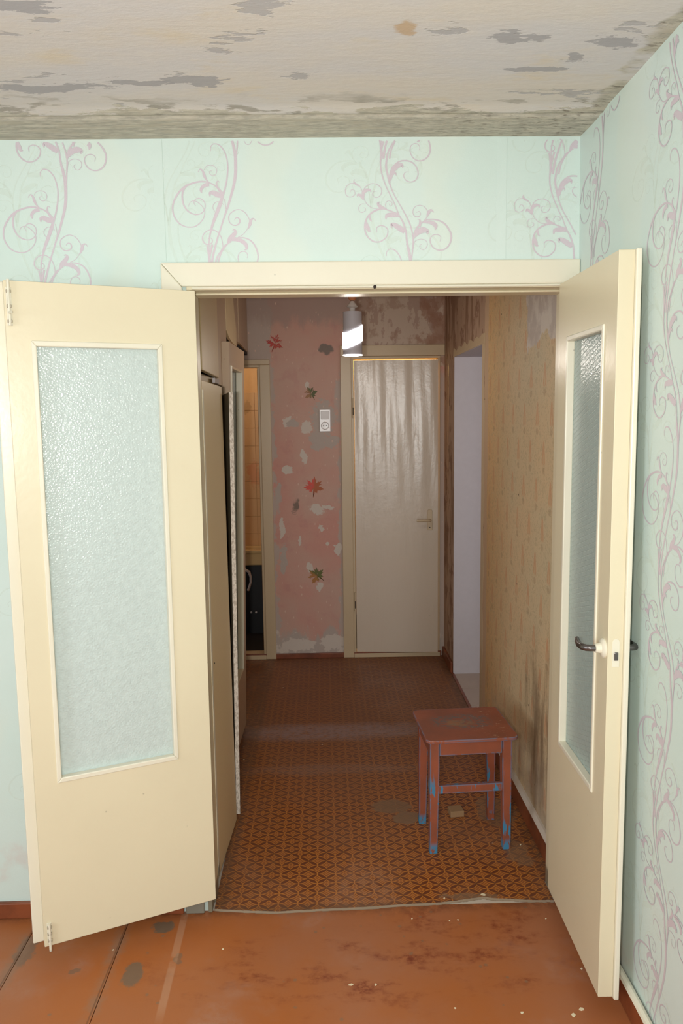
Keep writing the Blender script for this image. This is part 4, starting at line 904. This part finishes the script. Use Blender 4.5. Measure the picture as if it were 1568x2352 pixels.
for a_ in (dbx(g1-.012, g1-.0003, gz0, gz1, -.0095, th/2+.004), dbx(g0+.0003, g0+.014, gz0, gz1, -.0095, th/2+.006)): obj('glazing_bead', a_, M['cream2'], d3, bevel=.002)
obj('glazing_bead', dbx(g0+.0145, g1-.0125, gz0+.0003, gz0+.012, -.0095, th/2+.003), M['hallcream'], d3, bevel=.002)
obj('glazing_bead', dbx(g0+.0145, g1-.0125, gz1-.012, gz1-.0003, -.0095, th/2+.003), M['hallcream'], d3, bevel=.002)
struct('wall_left', MB().box(-1.049, -.50, 1.172, 1.70, 0, 2.07), M['plaster'], 'partition behind the glazed hallway door', 'wall')

# ------------------------------------------------------------------ pendant lamp
lx, ly = .160, 1.575
lp = tag(empty('pendant_lamp', (lx, ly, 2.50)), 'lit grey cylinder pendant lamp with a slanting white glowing band', 'lamp')
zb = 1.975-2.50; ztp = 2.191-2.50; r_ = .052
hc = hallceil-.021-2.5
obj('ceiling_cup', MB().lathe([(.030, hc), (.034, hc-.02), (.022, hc-.05)], n=20), M['orange'], lp, smooth=True)
obj('cord', MB().tube([(0, 0, hc-.04), (0.004, 0, -.16), (0, 0, -.245)], .004, 8), M['orange'], lp, smooth=True)
obj('cable_knob', MB().lathe([(.012, -.253), (.020, -.244), (.021, -.228), (.015, -.214), (.005, -.208)], n=18), M['orange'], lp, smooth=True)
obj('socket', MB().lathe([(.015, -.309), (.015, -.290), (.028, -.284), (.027, -.280), (.014, -.262), (.009, -.255), (.005, -.254)], n=22), M['white'], lp, smooth=True)
def zup(a): return .5*(ztp+zb)+.042+(.030*cos(a)+(-.022)*sin(a)*-1)      # slanting cut lines around the cylinder
def cyl_between(f0, f1, r0, n=48, t_=.0):
    mb = MB(); b = 0
    for k in range(n):
        a = 2*pi*k/n; mb.v.append((r0*cos(a), r0*sin(a), f0(a)))
    for k in range(n):
        a = 2*pi*k/n; mb.v.append((r0*cos(a), r0*sin(a), f1(a)))
    for k in range(n): mb.f.append((k, (k+1) % n, n+(k+1) % n, n+k))
    return mb
H0, H1 = -.385, -.445
fa = lambda a: -.3925+.020*cos(a)+.012*sin(a); fb = lambda a: -.4705+.020*cos(a)+.012*sin(a)
mb = cyl_between(fa, lambda a: ztp, r_-.004); mb.v += [(.014*cos(2*pi*k/48), .014*sin(2*pi*k/48), ztp+.001) for k in range(48)]; mb.f += [(48+k, 48+(k+1) % 48, 96+(k+1) % 48, 96+k) for k in range(48)]
s1 = obj('upper_shell', mb, M['greymetal'], lp, smooth=True)
s2 = obj('glowing_band', cyl_between(fb, fa, r_), M['glow'], lp, smooth=True)
s3 = obj('lower_shell', cyl_between(lambda a: zb, fb, r_-.003), M['greymetal'], lp, smooth=True)
s4 = obj('bottom_diffuser', MB().lathe([(r_-.001, 0), (r_-.001, .003), (.01, .004)], (0, 0, zb-.001), 40), M['glow'], lp, smooth=True)
point('lamp_glow', (lx, ly, 2.5+zb-.03), 3.4, (1, .90, .80), .04)

# ------------------------------------------------------------------ stool
st_o = tag(empty('stool', (.532, .440, .0045), (0, 0, R(3.6))), 'worn brown painted wooden stool with chipped blue paint on its legs', 'stool')
SZ = .463
def rrect(w_, d_, r_, n=5):
    out = []
    for cx_, cy_, a0 in ((w_/2-r_, d_/2-r_, 0), (-w_/2+r_, d_/2-r_, 90), (-w_/2+r_, -d_/2+r_, 180), (w_/2-r_, -d_/2+r_, 270)):
        for k in range(n+1): a = R(a0+90*k/n); out.append((cx_+r_*cos(a), cy_+r_*sin(a)))
    return out
obj('seat', MB().poly(rrect(.352, .318, .026), SZ-.0125, SZ), M['stool'], st_o, bevel=.003)
lx0, ly0 = .157, .126
for sx in (-1, 1):
    for sy in (-1, 1):
        def q(z, w_, dx=0): x = sx*lx0; y = sy*ly0; xi = x-sx*w_; yi = y-sy*w_; return [(min(x, xi)+dx, min(y, yi), z), (max(x, xi)+dx, min(y, yi), z), (max(x, xi)+dx, max(y, yi), z), (min(x, xi)+dx, max(y, yi), z)]
        lm = MB(); lm.v = q(0, .029)+q(.34, .036)+q(SZ-.0128, .036)
        lm.f = [(3, 2, 1, 0), (8, 9, 10, 11)]+[(4*l+i, 4*l+(i+1) % 4, 4*l+4+(i+1) % 4, 4*l+4+i) for l in (0, 1) for i in range(4)]
        obj('leg', lm, M['stool'], st_o, bevel=.0015)
ah0, ah1 = .388, SZ-.0127
obj('apron', MB().box(-lx0+.0372, lx0-.0372, -ly0+.002, -ly0+.020, ah0, ah1), M['stool'], st_o, bevel=.0015)
obj('apron', MB().box(-lx0+.0372, lx0-.0372, ly0-.020, ly0-.002, ah0, ah1), M['stool'], st_o, bevel=.0015)
for s in (-1, 1): obj('apron', MB().box(min(s*(lx0-.002), s*(lx0-.02)), max(s*(lx0-.002), s*(lx0-.02)), -ly0+.0372, ly0-.0372, ah0, ah1), M['stool'], st_o, bevel=.0015)
obj('stretcher', MB().box(-lx0+.033, lx0-.033, -ly0+.006, -ly0+.022, .236, .268), M['stool'], st_o, bevel=.0015)

# ------------------------------------------------------------------ small things on the floor
tag(obj('wood_block', MB().box(-.029, .029, -.026, .026, 0, .026), M['blockwood'], bevel=.002, loc=(.532, .600, .0045), rot=(0, 0, R(6))), 'small wooden offcut lying under the stool', 'block')
CF = [(.70, .10), (.756, .10)]
def at_floor(px, py, z=0.0):
    d = fw+rt*((px-784)/FPX)-up*((py-1176)/FPX); t_ = (z-CAM.z)/d.z; return CAM+d*t_
random.seed(3)
flakes = [(1335, 2318, .010), (1316, 2332, .009), (1198, 2326, .006), (805, 2262, .007), (862, 2262, .006), (946, 2110, .004), (1032, 2115, .004), (1052, 2113, .004), (1253, 2110, .004), (1045, 2316, .005), (1335, 2225, .005), (512, 2180, .005), (260, 2182, .004), (690, 2065, .003), (1020, 2063, .004), (1110, 2055, .012), (1222, 1880, .010), (1195, 1940, .006), (560, 1745, .006), (740, 1710, .006), (650, 1580, .005), (1020, 1590, .005)]
for (px, py, s) in flakes:
    z_ = .0005 if py > 2085 else .0048
    P = at_floor(px, py, z_); n = random.randint(5, 7)
    pts = [(s*random.uniform(.5, 1)*cos(2*pi*k/n)*random.uniform(.8, 1.3), s*random.uniform(.4, .8)*sin(2*pi*k/n)) for k in range(n)]
    tag(obj('paint_flake', MB().poly(pts, 0, .0012), M['flake'], loc=tuple(P), rot=(0, 0, random.uniform(0, 3))), 'small cream paint flake lying on the orange painted boards' if py > 2085 else 'small cream paint flake lying on the patterned linoleum', 'flake', 'paint flakes on the boards' if py > 2085 else 'paint flakes on the linoleum')
